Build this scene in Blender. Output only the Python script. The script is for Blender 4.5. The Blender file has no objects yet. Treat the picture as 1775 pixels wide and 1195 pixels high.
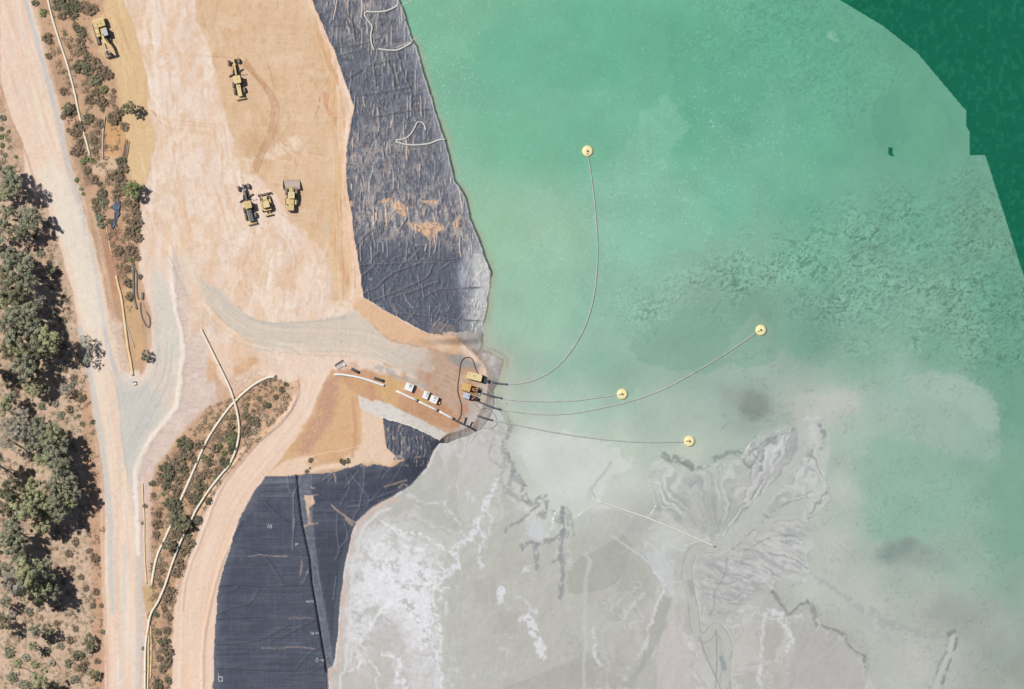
import bpy, bmesh, math, random
import numpy as np
from mathutils import Vector, Matrix
R = math.radians
random.seed(7)
C = bpy.context.scene.collection
scene = bpy.context.scene
# ------------------------------------------------------------------ camera, light, exposure
PW, PH, S = 1775.0, 1195.0, 0.14            # map sheet size and metres per map unit
def W(px, py, z=0.0): return Vector(((px-PW/2)*S, (PH/2-py)*S, z))
cam = bpy.data.objects.new('camera', bpy.data.cameras.new('camera')); C.objects.link(cam)
cam.location = (0, 0, 320); cam.data.type = 'ORTHO'; cam.data.ortho_scale = PW*S
cam.data.clip_end = 3000; cam.data.clip_start = 1
scene.camera = cam
SUN_EL = R(60); SUN_DIR = Vector((-1.0, 0.5, 0)).normalized()
world = bpy.data.worlds.new('World'); scene.world = world; world.use_nodes = True
nt = world.node_tree; bg = nt.nodes['Background']
sky = nt.nodes.new('ShaderNodeTexSky'); sky.sky_type = 'NISHITA'; sky.sun_disc = False
sky.sun_elevation = SUN_EL; sky.sun_rotation = math.atan2(SUN_DIR.x, SUN_DIR.y)
sky.altitude = 300
nt.links.new(sky.outputs[0], bg.inputs[0]); bg.inputs[1].default_value = 0.05
sl = bpy.data.lights.new('sun', 'SUN'); sl.energy = 4.3; sl.angle = R(0.5); sl.color = (1.0, 0.955, 0.89)
sun = bpy.data.objects.new('sun', sl); C.objects.link(sun)
d = Vector((SUN_DIR.x*math.cos(SUN_EL), SUN_DIR.y*math.cos(SUN_EL), math.sin(SUN_EL)))
sun.rotation_euler = d.to_track_quat('Z', 'Y').to_euler(); sun.location = d*200
scene.view_settings.view_transform = 'Standard'; scene.view_settings.look = 'None'
scene.view_settings.exposure = 0.0; scene.view_settings.gamma = 1
scene.render.resolution_x = 1024; scene.render.resolution_y = 689
scene.cycles.max_bounces = 4
GAIN = np.array([0.78, 0.79, 0.80])          # photo tone (linear) -> base colour under this light

def lin(c):
    c = np.asarray(c, float)/255.0
    return np.where(c <= 0.04045, c/12.92, ((c+0.055)/1.055)**2.4)
def alb(c): return tuple(np.clip(lin(c)*GAIN, 0, .92))

# ------------------------------------------------------------------ numpy noise
def _hash(ix, iy, seed):
    h = (ix.astype(np.int64)*374761393 + iy.astype(np.int64)*668265263 + seed*1442695041) & 0xffffffff
    h = ((h ^ (h >> 13))*1274126177) & 0xffffffff
    return ((h ^ (h >> 16)) & 0xffff)/65535.0
def vn(x, y, seed=0):
    ix = np.floor(x); iy = np.floor(y); fx = x-ix; fy = y-iy
    fx = fx*fx*(3-2*fx); fy = fy*fy*(3-2*fy)
    a = _hash(ix, iy, seed); b = _hash(ix+1, iy, seed); c = _hash(ix, iy+1, seed); e = _hash(ix+1, iy+1, seed)
    return (a*(1-fx)+b*fx)*(1-fy)+(c*(1-fx)+e*fx)*fy
def fbm(x, y, o=3, seed=0, g=0.5):
    s = 0; a = 1.0; t = 0
    for i in range(o):
        s = s+a*vn(x*(2**i)+i*17.3, y*(2**i)-i*9.1, seed+i*31); t += a; a *= g
    return s/t
def sstep(a, b, x):
    t = np.clip((x-a)/(b-a), 0, 1); return t*t*(3-2*t)

# ------------------------------------------------------------------ map grid (one sheet reaching far beyond the frame)
def axis(n0, n1, step, far, fine=None):
    core = np.arange(n0, n1+step, step)
    if fine: core = np.concatenate([core[core < fine[0]], np.arange(fine[0], fine[1], fine[2]), core[core >= fine[1]]])
    out = []; p = core[-1]; s = step
    while p < n1+far: s *= 1.18; p += s; out.append(p)
    lo = []; p = n0; s = step
    while p > n0-far: s *= 1.18; p -= s; lo.append(p)
    return np.array(lo[::-1]+list(core)+out)
gx = axis(-45, 1820, 1.5, 3500, (540, 860, .8)); gy = axis(-45, 1240, 1.5, 3500)
X, Y = np.meshgrid(gx, gy)
HH, WW = X.shape
COL = np.zeros((HH, WW, 3)); Z = np.zeros((HH, WW)); LAB = np.zeros((HH, WW), np.int8)
def bb(pts, m):
    p = np.asarray(pts, float); x0, y0 = p.min(0)-m; x1, y1 = p.max(0)+m
    i0, i1 = np.searchsorted(gy, [y0, y1]); j0, j1 = np.searchsorted(gx, [x0, x1])
    return slice(max(i0-1, 0), min(i1+1, HH)), slice(max(j0-1, 0), min(j1+1, WW))
def segd(x, y, pts, closed=False):
    """distance, arc position and signed side of a polyline"""
    p = [tuple(q[:2]) for q in pts]
    if closed: p = p+[p[0]]
    best = np.full(x.shape, 1e18); U = np.zeros(x.shape); V = np.zeros(x.shape); acc = 0
    for (ax, ay), (bx, by) in zip(p[:-1], p[1:]):
        dx, dy = bx-ax, by-ay; L2 = dx*dx+dy*dy
        if L2 < 1e-9: continue
        L = math.sqrt(L2)
        t = np.clip(((x-ax)*dx+(y-ay)*dy)/L2, 0, 1)
        qx = x-(ax+t*dx); qy = y-(ay+t*dy); dd = qx*qx+qy*qy
        m = dd < best; best = np.where(m, dd, best)
        U = np.where(m, acc+t*L, U); V = np.where(m, ((x-ax)*dy-(y-ay)*dx)/L, V); acc += L
    return np.sqrt(best), U, V
def inside(x, y, pts):
    r = np.zeros(x.shape, bool); n = len(pts)
    for i in range(n):
        ax, ay = pts[i]; bx, by = pts[(i+1) % n]
        if ay == by: continue
        c = ((ay > y) != (by > y)) & (x < (bx-ax)*(y-ay)/(by-ay)+ax); r ^= c
    return r
WXN = (fbm(X/9, Y/9, 3, 5)-.5)*2+(fbm(X/34, Y/34, 2, 6)-.5)*2.2; WYN = (fbm(X/9, Y/9, 3, 55)-.5)*2+(fbm(X/34, Y/34, 2, 56)-.5)*2.2
def sdf(pts, m=60, wob=0.0, wx=WXN, wy=WYN):
    s = bb(pts, m); x = X[s]+wob*wx[s]; y = Y[s]+wob*wy[s]
    dd, _, _ = segd(x, y, pts, True); dd = np.where(inside(x, y, pts), -dd, dd); return s, dd
def mixc(s, a, c):
    COL[s] = COL[s]*(1-a[..., None])+np.asarray(c, float)*a[..., None]
def fill(pts, c, soft=2.0, wob=2.0, a=1.0, nz=None):
    s, dd = sdf(pts, soft+wob+6, wob); al = a*sstep(soft, -soft, dd)
    if nz is not None: al = al*nz[s]
    mixc(s, al, c); return s, dd
def cr(pts, n=8):
    """smooth a list of points"""
    p = [np.array(q, float) for q in pts]; p = [2*p[0]-p[1]]+p+[2*p[-1]-p[-2]]; o = []
    for i in range(1, len(p)-2):
        for k in range(n):
            t = k/n; a, b, c, e = p[i-1], p[i], p[i+1], p[i+2]
            o.append(.5*((2*b)+(-a+c)*t+(2*a-5*b+4*c-e)*t*t+(-a+3*b-3*c+e)*t**3))
    o.append(p[-2]); return [tuple(q) for q in o]
def stroke(pts, w, c, a=1.0, soft=1.2, wob=0.8, brk=0, h=0, hs=None, seed=3, smooth=True, fade=False):
    """a mark w wide along a line; brk breaks it up, h raises a ridge along it"""
    if smooth and len(pts) > 2: pts = cr(pts, 5)
    m = w/2+soft+wob+3; ln_ = sum(math.hypot(b[0]-a_[0], b[1]-a_[1]) for a_, b in zip(pts[:-1], pts[1:]))
    s = bb(pts, m+8); x = X[s]+wob*WXN[s]; y = Y[s]+wob*WYN[s]
    dd, U, V = segd(x, y, pts)
    al = a*sstep(w/2+soft, max(w/2-soft*.5, 0), dd)
    if brk: al = al*(sstep(brk-.12, brk+.12, fbm(X[s]/6, Y[s]/6, 2, seed)) if not fade else sstep(0, ln_*.3, U)*sstep(ln_, ln_*.7, U)*(.4+.6*sstep(.35,.6,fbm(U/14, V/3, 2, seed))))
    if c is not None: mixc(s, al, c)
    if h: Z[s] += h*np.exp(-(dd/(hs or w/2+.8))**2)
def streak(pts, w, c, a, seed=1, lu=90., lv=3.5, lo=.45, hi=.75, soft=6, smooth=True):
    """tyre-worn streaks that follow a line"""
    if smooth: pts = cr(pts, 6)
    s = bb(pts, w/2+soft+4); dd, U, V = segd(X[s], Y[s], pts)
    n = fbm(U/lu, V/lv, 3, seed)
    mixc(s, a*.75*sstep(w/2+soft, w/2-soft, dd)*sstep(lo, hi, n), c)

# ------------------------------------------------------------------ outlines read off the map
SHORE_N = [(640,-170),(668,-80),(690,0),(700.6,25),(710.6,63),(720.7,83),(733,125.5),(745.8,166),(758,208),(771,246),(783.5,296),(788,315),(806,343),
 (816,383),(831,420),(841,451),(850,471),(848.6,501),(841,541),(838,560),(838,576),(835,599),(832,609),(847,612),(860.5,616),(871,625.4),(869,644),(864.5,661.6),
 (856,675),(860,687),(862,700),(868,715),(879,734)]
EDGE_S = [(879,734),(878,755),(879,774),(884,795),(888,814),(893,822),(902,832),(909,846),(909,865),(917,872),(928,871),(934,866),(944,865),(948,880),(944,892),(930,894),
 (928,900),(937,914),(947,921),(953,915),(958,905),(962,890),(972,881),(982,882),(998,898),(1018,884),(1035,873)]
DELTA = [(1035,873),(1080,890),(1118,902),(1135,880),(1130,850),(1124,825),(1130,806),(1150,798),(1170,812),(1190,818),(1220,806),(1250,800),(1285,795),(1300,772),(1320,750),
 (1352,735),(1380,738),(1400,722),(1425,722),(1438,750),(1440,790),(1432,830),(1440,865),(1425,885),(1402,898),(1400,920),(1412,945),(1398,965),(1405,985),(1398,1010),(1370,1008),(1345,1008),
 (1340,1026),(1352,1048),(1365,1062),(1390,1056),(1402,1042),(1412,1060),(1425,1082),(1460,1095),(1472,1112),(1498,1135),(1500,1160),(1520,1195),(1560,1300),(1700,1700),(1900,4800)]
UPLAND = [(-3700,-3700),(430,-3700),(430,-400),(500,-100),(541,0),(566,58),(579,88),(590,118),(600,146),(608,170),(613,186),(608,218),(601,251),(600,300),(605,350),(618,425),(630,516),(680,545),(741,579),(790,584),
 (806,600),(828,618),(842,640),(846,660),(842,690),(832,715),(820,738),(800,746),(776,754),(762,764),(717,741),(663,725),(667,755),(671,779),(684,789),(679,797),(704,797),(688,805),(676,811),(650,806),(636,810),(628,803),
 (600,812),(576,821),(526,823),(461,826),(441,851),(420,890),(405,930),(395,963),(378,1020),(374,1071),(371,1121),(369,1195),(366,1300),(350,1700),(300,4900),(-3700,4900)]
LINER_S_IN = [(762,766),(752,783),(741,811),(712,842),(682,860.6),(651.5,877),(630.5,893),(618.7,905),(609,931),(600,973),(596,995),(589,1046),(586,1096),(581,1141),(577,1157),(568,1160),(570,1195),(573,1300),(600,1700),(700,4900)]
BASIN = SHORE_N+EDGE_S[1:0]+[]            # water + beach: everything basin side of the shore
BASIN = [(640,-3700)]+SHORE_N[:20]+[(838,576),(835,599),(832,609),(847,612),(860,616),(871,625),(869,644),(864,662),(856,676),(858,700),(850,725),(835,745),(812,756),(790,762),(775,768)]+LINER_S_IN+[(6000,4900),(6000,-3700)]

# signed distances for upland / basin
_, dU = sdf(UPLAND, 9000, 1.6); _, dB = sdf(BASIN, 9000, 1.2)
dUp = np.clip(dU, 0, None); dBp = np.clip(dB, 0, None)
t = np.where((dUp <= 0), 0, np.where(dBp <= 0, 1, dUp/(dUp+dBp+1e-6)))
WL = -3.6
PEN_DROP = -2.3*sstep(690, 835, X)*sstep(585, 600, Y)*sstep(790, 770, Y)
Z[:] = PEN_DROP*(1-t)+WL*t
# labels: 0 ground 1 road 2 liner_n 3 liner_s 4 beach 5 water 6 mosaic edge water 7 mud bank
LAND = dU <= 0; WET = dB <= 0
LAB[~LAND & ~WET] = 2
LAB[~LAND & ~WET & (Y > 700)] = 3
bankp = [(741,579),(766,566),(790,563),(800,556),(845,556),(890,600),(890,700),(850,790),(770,780),(760,763),(800,700)]
LAB[(X+WXN*3 > 768) & (Y+WYN*3 > 577) & (Y < 775) & ~LAND & ~WET] = 7
waterpoly = [(640,-3700)]+SHORE_N+EDGE_S[1:]+DELTA[1:]+[(6000,4900),(6000,-3700)]
_, dW = sdf(waterpoly, 9000, 2.0)
LAB[WET] = np.where(dW[WET] <= 0, 5, 4)
MOSAIC_EDGE = [(1300,-110),(1455,0),(1530,45),(1590,92),(1674,192),(1674,218),(1680,228),(1680,270),(1708,270),(1775,480),(1830,660),(1960,1080),(2500,2300),(6000,4900),(6000,-3700),(1300,-3700)]  # edge of the map mosaic, drawn as a dark green water sheet
_, dD = sdf(MOSAIC_EDGE, 9000, 0.0); NOTCH = [(1540,256),(1547,256),(1547,267),(1552,269),(1546,272),(1540,268)]  # NOTCH: small hole in the map mosaic, given the same dark green
_, dN = sdf(NOTCH, 9000, 0.0)
LAB[((dD < 0) | (dN < 0)) & (LAB == 5)] = 6
fl_ = LAB[:-1,:-1]
for kk in (2, 3):
    rem = set(map(tuple, np.argwhere(fl_ == kk))); best = set()
    while rem:
        st = [rem.pop()]; comp = [st[0]]
        while st:
            i, j = st.pop()
            for q in ((i+1,j),(i-1,j),(i,j+1),(i,j-1)):
                if q in rem: rem.discard(q); st.append(q); comp.append(q)
        if len(comp) > len(best): best, comp = comp, list(best)
        for (i, j) in comp: LAB[i, j] = 0 if not WET[i, j] and dU[i, j] < dB[i, j] else 4
WATER = (LAB == 5) | (LAB == 6); BEACH = LAB == 4

# ------------------------------------------------------------------ LAND colours
n1 = fbm(X/60, Y/60, 4, 11); n2 = fbm(X/14, Y/14, 3, 12); n3 = fbm(X/4, Y/4, 2, 13)
COL[:] = (208, 176, 152)
ONE = np.ones_like(X)
mixc(np.s_[:], sstep(.45, .7, n1)*.6, (222,193,168)); mixc(np.s_[:], sstep(.5, .75, n2)*.35, (190,150,122)); mixc(np.s_[:], sstep(.55,.8,fbm(X/7,Y/7,3,19))*.35, (228,205,182))
# forest floor: paler sandy litter, on the far left
fill([(-3700,150),(0,190),(45,300),(75,350),(100,430),(140,590),(152,700),(180,850),(182,1240),(170,4900),(-3700,4900)], (214,190,168), 6, 8, .8)
mixc(np.s_[:], (X < 200)*sstep(.5, .72, fbm(X/22, Y/22, 4, 23))*.55, (190,160,138))
mixc(np.s_[:], (X < 190)*sstep(.56, .7, fbm(X/5, Y/5, 3, 29))*.5, (158,140,118))
# left verge brown
fill([(150,650),(170,765),(182,870),(184,1240),(160,1240),(160,1000),(140,700)], (204,164,136), 4, 4, .8)
# ---- middle scrub strip
strip = [(50,-300),(52,0),(80,110),(108,215),(136,300),(161,420),(181,500),(193,576),(206,643),(216,662),(245,652),(262,560),(243,500),(243,340),(262,240),(262,180),(232,45),(213,-300)]
fill(strip, (204,170,141), 3, 2, 1); 
mixc(bb(strip, 0), .6*sstep(.45,.65,n1[bb(strip,0)])*(sdf(strip,0)[1]<0), (184,152,130))
fill([(160,40),(178,20),(192,-60),(214,-60),(214,0),(233,45),(253,113),(264,188),(268,250),(262,300),(243,330),(220,300),(214,230),(205,150),(196,115),(175,95),(160,60)], (227,198,156), 6, 4, .92)
stroke([(222,-10),(238,45),(257,113),(267,188),(270,235),(263,290)], 3.5, (204,170,134), .6, 2, 2, brk=.3)
fill([(185,205),(214,225),(214,250),(200,280),(184,280)], (219,172,122), 3, 3, .8)
fill([(150,285),(170,275),(200,270),(206,300),(185,310),(160,300)], (226,200,174), 4, 4, .7)
fill([(140,285),(160,285),(162,322),(146,322)], (150,122,108), 3, 3, .7)
fill([(195,345),(212,345),(222,400),(214,560),(238,640),(252,600),(238,480),(228,440),(215,400),(214,350)], (216,181,138), 4, 4, .7)
fill([(178,380),(214,400),(212,500),(196,520),(178,470)], (190,146,122), 5, 4, .8)
fill([(195,545),(212,560),(218,610),(228,650),(212,655),(202,620)], (226,208,196), 3, 4, .8)
fill([(205,655),(240,640),(246,655),(235,672),(218,668)], (240,226,216), 3, 3, .9)
# ---- left haul road
LR = [(-60,-300),(0,-40),(0,140),(12,190),(40,250),(45,325),(75,350),(93,388),(108,445),(125,505),(138,571),(151,615),(154,650),(161,713),(171,763),(178,813),(186,876),(188,900),(178,945),(181,1020),(183,1070),(184,1195),(186,1400),(180,4900),
      (250,4900),(246,1400),(242,1195),(243,995),(236,898),(232,826),(241,796),(261,763),(300,713),(310,640),(262,655),(216,668),(206,643),(198,600),(193,576),(181,500),(161,420),(140,350),(123,300),(108,215),(80,110),(50,0),(30,-120),(0,-300)]
s, dd = fill(LR, (238,214,197), 2, 1.5)
LAB[s] = np.where((dd < 0) & (LAB[s] == 0), 1, LAB[s])
LRC = [(10,-200),(25,0),(48,110),(75,215),(100,300),(122,360),(140,430),(158,520),(170,600),(182,680),(200,780),(210,880),(212,1000),(213,1200),(213,1500)]
streak(LRC, 70, (244,230,212), .9, 41, 140, 9); streak(LRC, 70, (232,200,176), .6, 42, 120, 6); streak(LRC, 74, (222,216,210), .6, 45, 90, 4,.5,.8)
fill([(60,300),(95,270),(120,330),(150,430),(172,520),(190,600),(196,640),(170,600),(140,560),(125,500),(108,430),(90,370)], (238,228,214), 10, 4, .7)
stroke([(41,-10),(60,60),(85,150),(104,220),(118,290),(132,340),(148,400),(163,460),(176,540),(190,610),(205,655),(214,690)], 7, (200,200,203), .75, 3, 1)
stroke([(130,420),(140,400),(150,410),(160,440),(140,440)], 16, (222,206,188), .6, 4, 1)
stroke([(138,570),(154,640),(164,700),(172,740),(180,790),(190,880),(192,950),(196,1060)], 8, (205,207,206), .7, 4, 1)
stroke([(215,690),(216,740),(226,820),(236,900),(241,1000),(240,1190),(240,1500)], 7, (205,206,206), .65, 4, 1)
stroke([(216,950),(214,1050),(210,1190),(210,1400)], 5, (222,218,212), .7, 4, 1)
stroke([(176,840),(178,945),(180,1040),(185,1195),(186,1500)], 4, (232,196,172), .8, 2, 1, h=.12)
stroke([(0,150),(22,215),(42,262),(62,320),(84,368)], 1.6, (206,164,140), .7, 1, .6, h=.15)
fill([(205,660),(262,650),(300,600),(306,700),(275,740),(245,780),(228,830),(215,800),(206,730)], (216,212,205), 9, 8, .85)
streak([(300,560),(296,630),(280,690),(250,740),(230,800)], 50, (230,212,196), .7, 47, 70, 5); streak([(300,560),(290,640),(262,680),(215,700)], 40, (203,205,204), .6, 48, 70, 4)
for q in (0,5,9): stroke([(243+q,672-q),(226+q,690),(214+q,708+q)], 1.2, (190,180,172), .6, 1, .5)
# ---- second road and the main pad
PAD = [(213,-300),(213,0),(233,45),(253,113),(263,188),(271,238),(262,300),(246,330),(244,400),(241,460),(250,500),(262,545),(263,600),(252,640),(236,668),(262,690),(300,720),(312,690),(317,600),(345,575),(420,640),(500,665),(560,640),(640,700),(720,714),(795,745),(815,742),(850,690),(846,640),(800,595),(741,579),(630,516),(618,425),(605,350),(601,251),(613,186),(600,146),(566,58),(541,0),(500,-300)]
s, dd = fill(PAD, (236,215,201), 2, 2)
padm = np.zeros_like(X); padm[s] = sstep(2, -2, dd)
dirn = fbm(X/9+Y/60, Y/110, 4, 61)
mixc(np.s_[:], padm*sstep(.5,.72,dirn)*.45, (228,202,180)); mixc(np.s_[:], padm*sstep(.5,.75,fbm(X/6, Y/90, 3, 62))*.4, (241,226,216)); mixc(np.s_[:], padm*sstep(.5,.8,fbm(X/40,Y/50,4,63))*.4, (230,204,186))
MR = [(265,-200),(270,0),(300,120),(302,220),(290,330),(285,450),(285,560),(290,620)]
streak(MR, 60, (242,230,222), .7, 64, 160, 5); streak(MR, 60, (226,198,178), .45, 65, 160, 3)
TAN = [(320,-300),(333,0),(350,50),(365,88),(373,120),(380,150),(388,185),(395,213),(405,245),(413,276),(420,300),(455,312),(482,340),(500,385),(530,398),(560,440),(575,520),(606,520),(600,440),(594,380),(597,300),(594,240),(596,190),(585,130),(560,60),(541,0),(500,-300)]
fill(TAN, (221,190,157), 4, 5, .95)
s = bb(TAN, 0); m = (sdf(TAN, 0, 3)[1] < 0)*1.0
mixc(s, m*.5*sstep(.45,.7,n1[s]), (228,199,170)); mixc(s, m*.4*sstep(.5,.75,fbm(X[s]/9,Y[s]/14,4,67)), (207,170,132)); mixc(s, m*.35*sstep(.5,.8,fbm(X[s]/40,Y[s]/4,3,68)), (232,206,180))
fill([(405,235),(430,225),(455,250),(452,275),(425,278),(410,262)], (205,168,132), 8, 8, .45)
fill([(415,270),(445,262),(470,258),(500,240),(532,238),(534,275),(500,282),(460,272),(430,280)], (240,220,202), 3, 6, .8, sstep(.38,.55,fbm(X/10-Y/14,Y/8,3,70)))
for k in range(7): stroke([(480+k*9,282),(505+k*6,262),(528+k*2,240)], 1.5, (214,182,150), .55, 1, 1)
ER = [(520,-200),(548,0),(570,70),(590,150),(592,230),(588,330),(590,430),(604,520)]
streak(ER, 34, (232,196,146), .75, 71, 150, 3.5,.4,.7); streak(ER, 36, (240,214,190), .8, 72, 120, 3); streak([(585,120),(595,200),(590,300),(596,420),(606,500)], 16, (206,150,110), .6, 73, 60, 3,.5,.7)
stroke([(541,0),(566,58),(579,88),(600,146),(611,186),(605,218),(600,251),(599,300),(604,350),(617,425),(629,512)], 12, (233,205,185), .85, 4, 2, h=.25, hs=5)
stroke([(570,510),(566,440),(566,380)], 8, (212,208,200), .45, 5, 3, brk=.5)
stroke([(561,160),(564,180),(572,196)], 2, (170,130,100), .5, 1, 1, brk=.45); stroke([(555,170),(552,188),(548,198)], 1.4, (160,120,95), .6, 1, 1, brk=.45)
fill([(561,162),(566,160),(577,200),(572,204),(562,186)], (216,160,122), 2, 2, .7)
# tyre arcs on the pad
for off, al in ((-6,.75),(-3,.6),(0,.75),(4,.6),(7,.55)):
    stroke([(424+off*.3,108-off),(446,136-off*.8),(468+off*.6,163-off*.4),(476+off,190),(473+off,222),(463+off,246),(450+off,272),(440+off,300)], 1.6, (188,144,112), al, 1.2, .8, brk=.25)
for off in (0,5,14,18): stroke([(255+off*.4,190),(290,205+off),(330,212+off),(366,216+off)], 1.6, (214,178,150), .7, 1.3, 1)
for off in (0,4,9): stroke([(436+off,180),(434+off,205),(440+off,230),(432+off,262)], 1.8, (205,165,130), .35, 1, 1)
for off in (0,6,12): stroke([(468+off,405),(490+off,440),(492+off,470),(478+off,500)], 1.6, (224,196,178), .45, 1, 1)
for k in range(16):
    x0 = random.uniform(420,560); y0 = random.uniform(400,520); stroke([(x0,y0),(x0+random.uniform(-25,10),y0+18),(x0+random.uniform(-45,5),y0+40)], random.uniform(1.5,5), random.choice([(243,228,214),(226,198,176),(222,190,165)]), .45, 2, 2)
fill([(450,520),(500,515),(520,540),(500,556),(462,552)], (243,232,220), 7, 8, .6)
rp = random.Random(77)
def lines(n, poly, flow, ln, cols, wr, al, brk=.35):
    xs = [p[0] for p in poly]; ys = [p[1] for p in poly]; k = 0
    while k < n:
        x = rp.uniform(min(xs), max(xs)); y = rp.uniform(min(ys), max(ys))
        if not inside(np.array([x]), np.array([y]), poly)[0]: continue
        k += 1; a = flow(x, y)+rp.gauss(0, .07); L = rp.uniform(*ln); P = [(x-math.cos(a)*L/2, y-math.sin(a)*L/2), (x+rp.uniform(-2,2), y+rp.uniform(-1,1)), (x+math.cos(a)*L/2, y+math.sin(a)*L/2)]
        stroke(P, rp.uniform(*wr), rp.choice(cols), rp.uniform(*al), 1.6, 1.2, brk=brk, seed=k % 9, fade=True)
PALE = [(215,-40),(330,-40),(362,80),(395,213),(412,280),(470,330),(480,400),(560,440),(572,515),(520,540),(440,545),(400,500),(340,430),(290,400),(246,400),(246,330),(262,240),(250,100)]
fl = lambda x, y: math.pi/2+(-.10 if y < 250 else -.05)+(.0 if x < 330 else -.12)-(.5 if (y > 400 and x < 420) else 0)*0
lines(230, PALE, lambda x, y: math.pi/2-.1 if (y < 330) else (math.pi/2+ (.35 if x < 420 else -.3)*0 - (0.25 if x < 420 else -.2)), (30,120), [(244,230,217),(246,236,226),(228,200,172),(224,192,160),(240,224,208)], (1,4.5), (.35,.8))
lines(50, PALE, lambda x, y: rp.uniform(0,3.14), (15,50), [(226,196,166),(245,233,222)], (1,5), (.2,.45))
lines(60, [(545,0),(575,80),(603,180),(597,250),(597,330),(610,430),(618,500),(575,515),(570,440),(572,330),(575,250),(560,150),(535,60)], lambda x, y: (math.pi/2-.35 if y < 150 else math.pi/2-.03), (40,140), [(206,160,116),(240,212,184),(230,190,138),(214,172,130)], (1,3), (.4,.75))
lines(70, TAN, lambda x, y: rp.choice([0., .1, 1.4]), (15,60), [(206,170,134),(234,208,180),(212,178,140)], (1,3), (.2,.4))
lines(40, [(190,-20),(214,0),(236,50),(256,120),(264,190),(262,250),(240,250),(214,180),(200,110),(180,60)], lambda x, y: math.pi/2-.35 if y < 120 else math.pi/2-.15, (30,90), [(240,214,170),(210,176,128),(222,190,150)], (1,3), (.35,.6))
lines(60, [(0,-20),(40,0),(75,110),(100,215),(128,300),(155,420),(175,500),(188,576),(200,650),(225,760),(232,900),(236,1195),(190,1195),(190,900),(170,760),(155,620),(135,560),(100,400),(60,300),(15,150)], lambda x, y: math.pi/2-.30 if y < 350 else (math.pi/2-.2 if y < 640 else math.pi/2-.03), (50,160), [(243,226,210),(222,196,176),(246,234,222),(214,208,202)], (1,3), (.3,.55))
lines(40, [(540,640),(520,700),(470,760),(430,800),(385,860),(350,940),(325,1010),(305,1100),(303,1195),(365,1195),(370,1080),(392,950),(440,840),(500,760),(560,660)], lambda x, y: (math.pi/2+.75 if y < 860 else (math.pi/2+.45 if y < 980 else math.pi/2+.1)), (40,120), [(245,230,214),(226,194,170),(248,212,180)], (1,3), (.3,.5))
lines(36, [(345,480),(400,545),(450,570),(600,570),(720,620),(800,650),(760,665),(600,605),(450,595),(380,555)], lambda x, y: (.85 if x < 410 else (.05 if x < 600 else .4)), (40,110), [(196,190,182),(232,218,204),(186,186,184)], (1,3), (.35,.6))
for P, c in (([(455,262),(470,240),(482,215),(484,185),(474,160)],(196,154,122)),([(505,300),(515,270),(530,245)],(198,158,126)),([(300,470),(322,440),(350,425),(400,425),(450,440)],(226,198,176)),([(420,420),(470,470),(520,500),(570,525)],(228,202,182)),([(390,430),(420,480),(470,520),(530,545)],(244,230,218)),([(545,400),(530,450),(490,500),(450,540)],(226,196,172)),([(560,300),(555,360),(545,420)],(206,168,130)),
 ([(600,600),(560,615),(535,640),(528,680),(505,725)],(222,192,174)),([(590,612),(560,640),(548,670),(530,710),(500,750)],(246,232,220)),([(470,612),(505,622),(530,648),(525,690)],(224,196,178)),([(330,520),(350,545),(400,585),(460,608)],(226,198,178)),([(280,560),(286,620),(270,680),(235,730),(222,790)],(200,196,190)),([(292,560),(296,625),(282,690),(250,745),(228,810)],(236,226,216)),([(268,600),(262,650),(225,700)],(204,186,172))):
    for dx_ in (0, 5): stroke([(a+dx_,b) for a,b in P], 1.8, c, .65, 1.4, 1, brk=.3, fade=True)
# ---- cream berm road and the mauve wedge
stroke([(372,440),(350,420),(318,420),(312,440),(330,480),(352,520)], 16, (236,222,206), .4, 8, 3)
fill([(262,480),(276,470),(296,520),(316,590),(314,640),(300,640),(270,560)], (226,220,208), 4, 3, .8)
streak([(272,470),(286,560),(290,640)], 30, (236,230,222), .7, 77, 70, 4); stroke([(272,560),(276,630)], 5, (206,206,202), .6, 3, 1)
stroke([(298,430),(300,500),(310,545),(318,600),(316,640),(308,700),(298,716),(262,764),(246,790),(236,826),(238,880),(242,960)], 11, (242,232,222), .9, 2.5, 2, h=.16, hs=5)
stroke([(303,500),(313,545),(322,600),(320,640),(313,700),(303,722),(267,770),(251,794)], 1.6, (178,158,150), .5, 1.2, 2, brk=.42)
stroke([(296,408),(318,430),(340,480),(360,525),(385,560),(425,590),(470,606)], 12, (241,225,204), .85, 4, 2, h=.12, hs=6)
WEDGE = [(293,402),(300,430),(312,470),(326,520),(345,556),(357,590),(372,640),(380,700),(345,715),(322,740),(300,768),(268,812),(262,840),(256,900),(256,1000),(252,1100),(250,1195),(246,1195),(245,1000),(240,880),(238,826),(249,790),(264,766),(302,718),(312,702),(318,640),(320,600),(310,545),(302,500),(297,440)]
s, dd = fill(WEDGE, (223,205,197), 2.5, 3)
m = sstep(2,-2,dd); mixc(s, m*.5*sstep(.5,.7,fbm(X[s]/12,Y[s]/3,3,80)), (208,186,178)); mixc(s, m*.5*sstep(.55,.75,fbm(X[s]/10,Y[s]/10,3,81)), (234,218,208))
Z[s] += m*.12*fbm(X[s]/14, Y[s]/3.4, 2, 82)*((Y[s] < 690))
fill([(250,820),(262,820),(262,1040),(256,1100),(247,1100),(246,900)], (222,196,182), 3, 2, .7)
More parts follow.
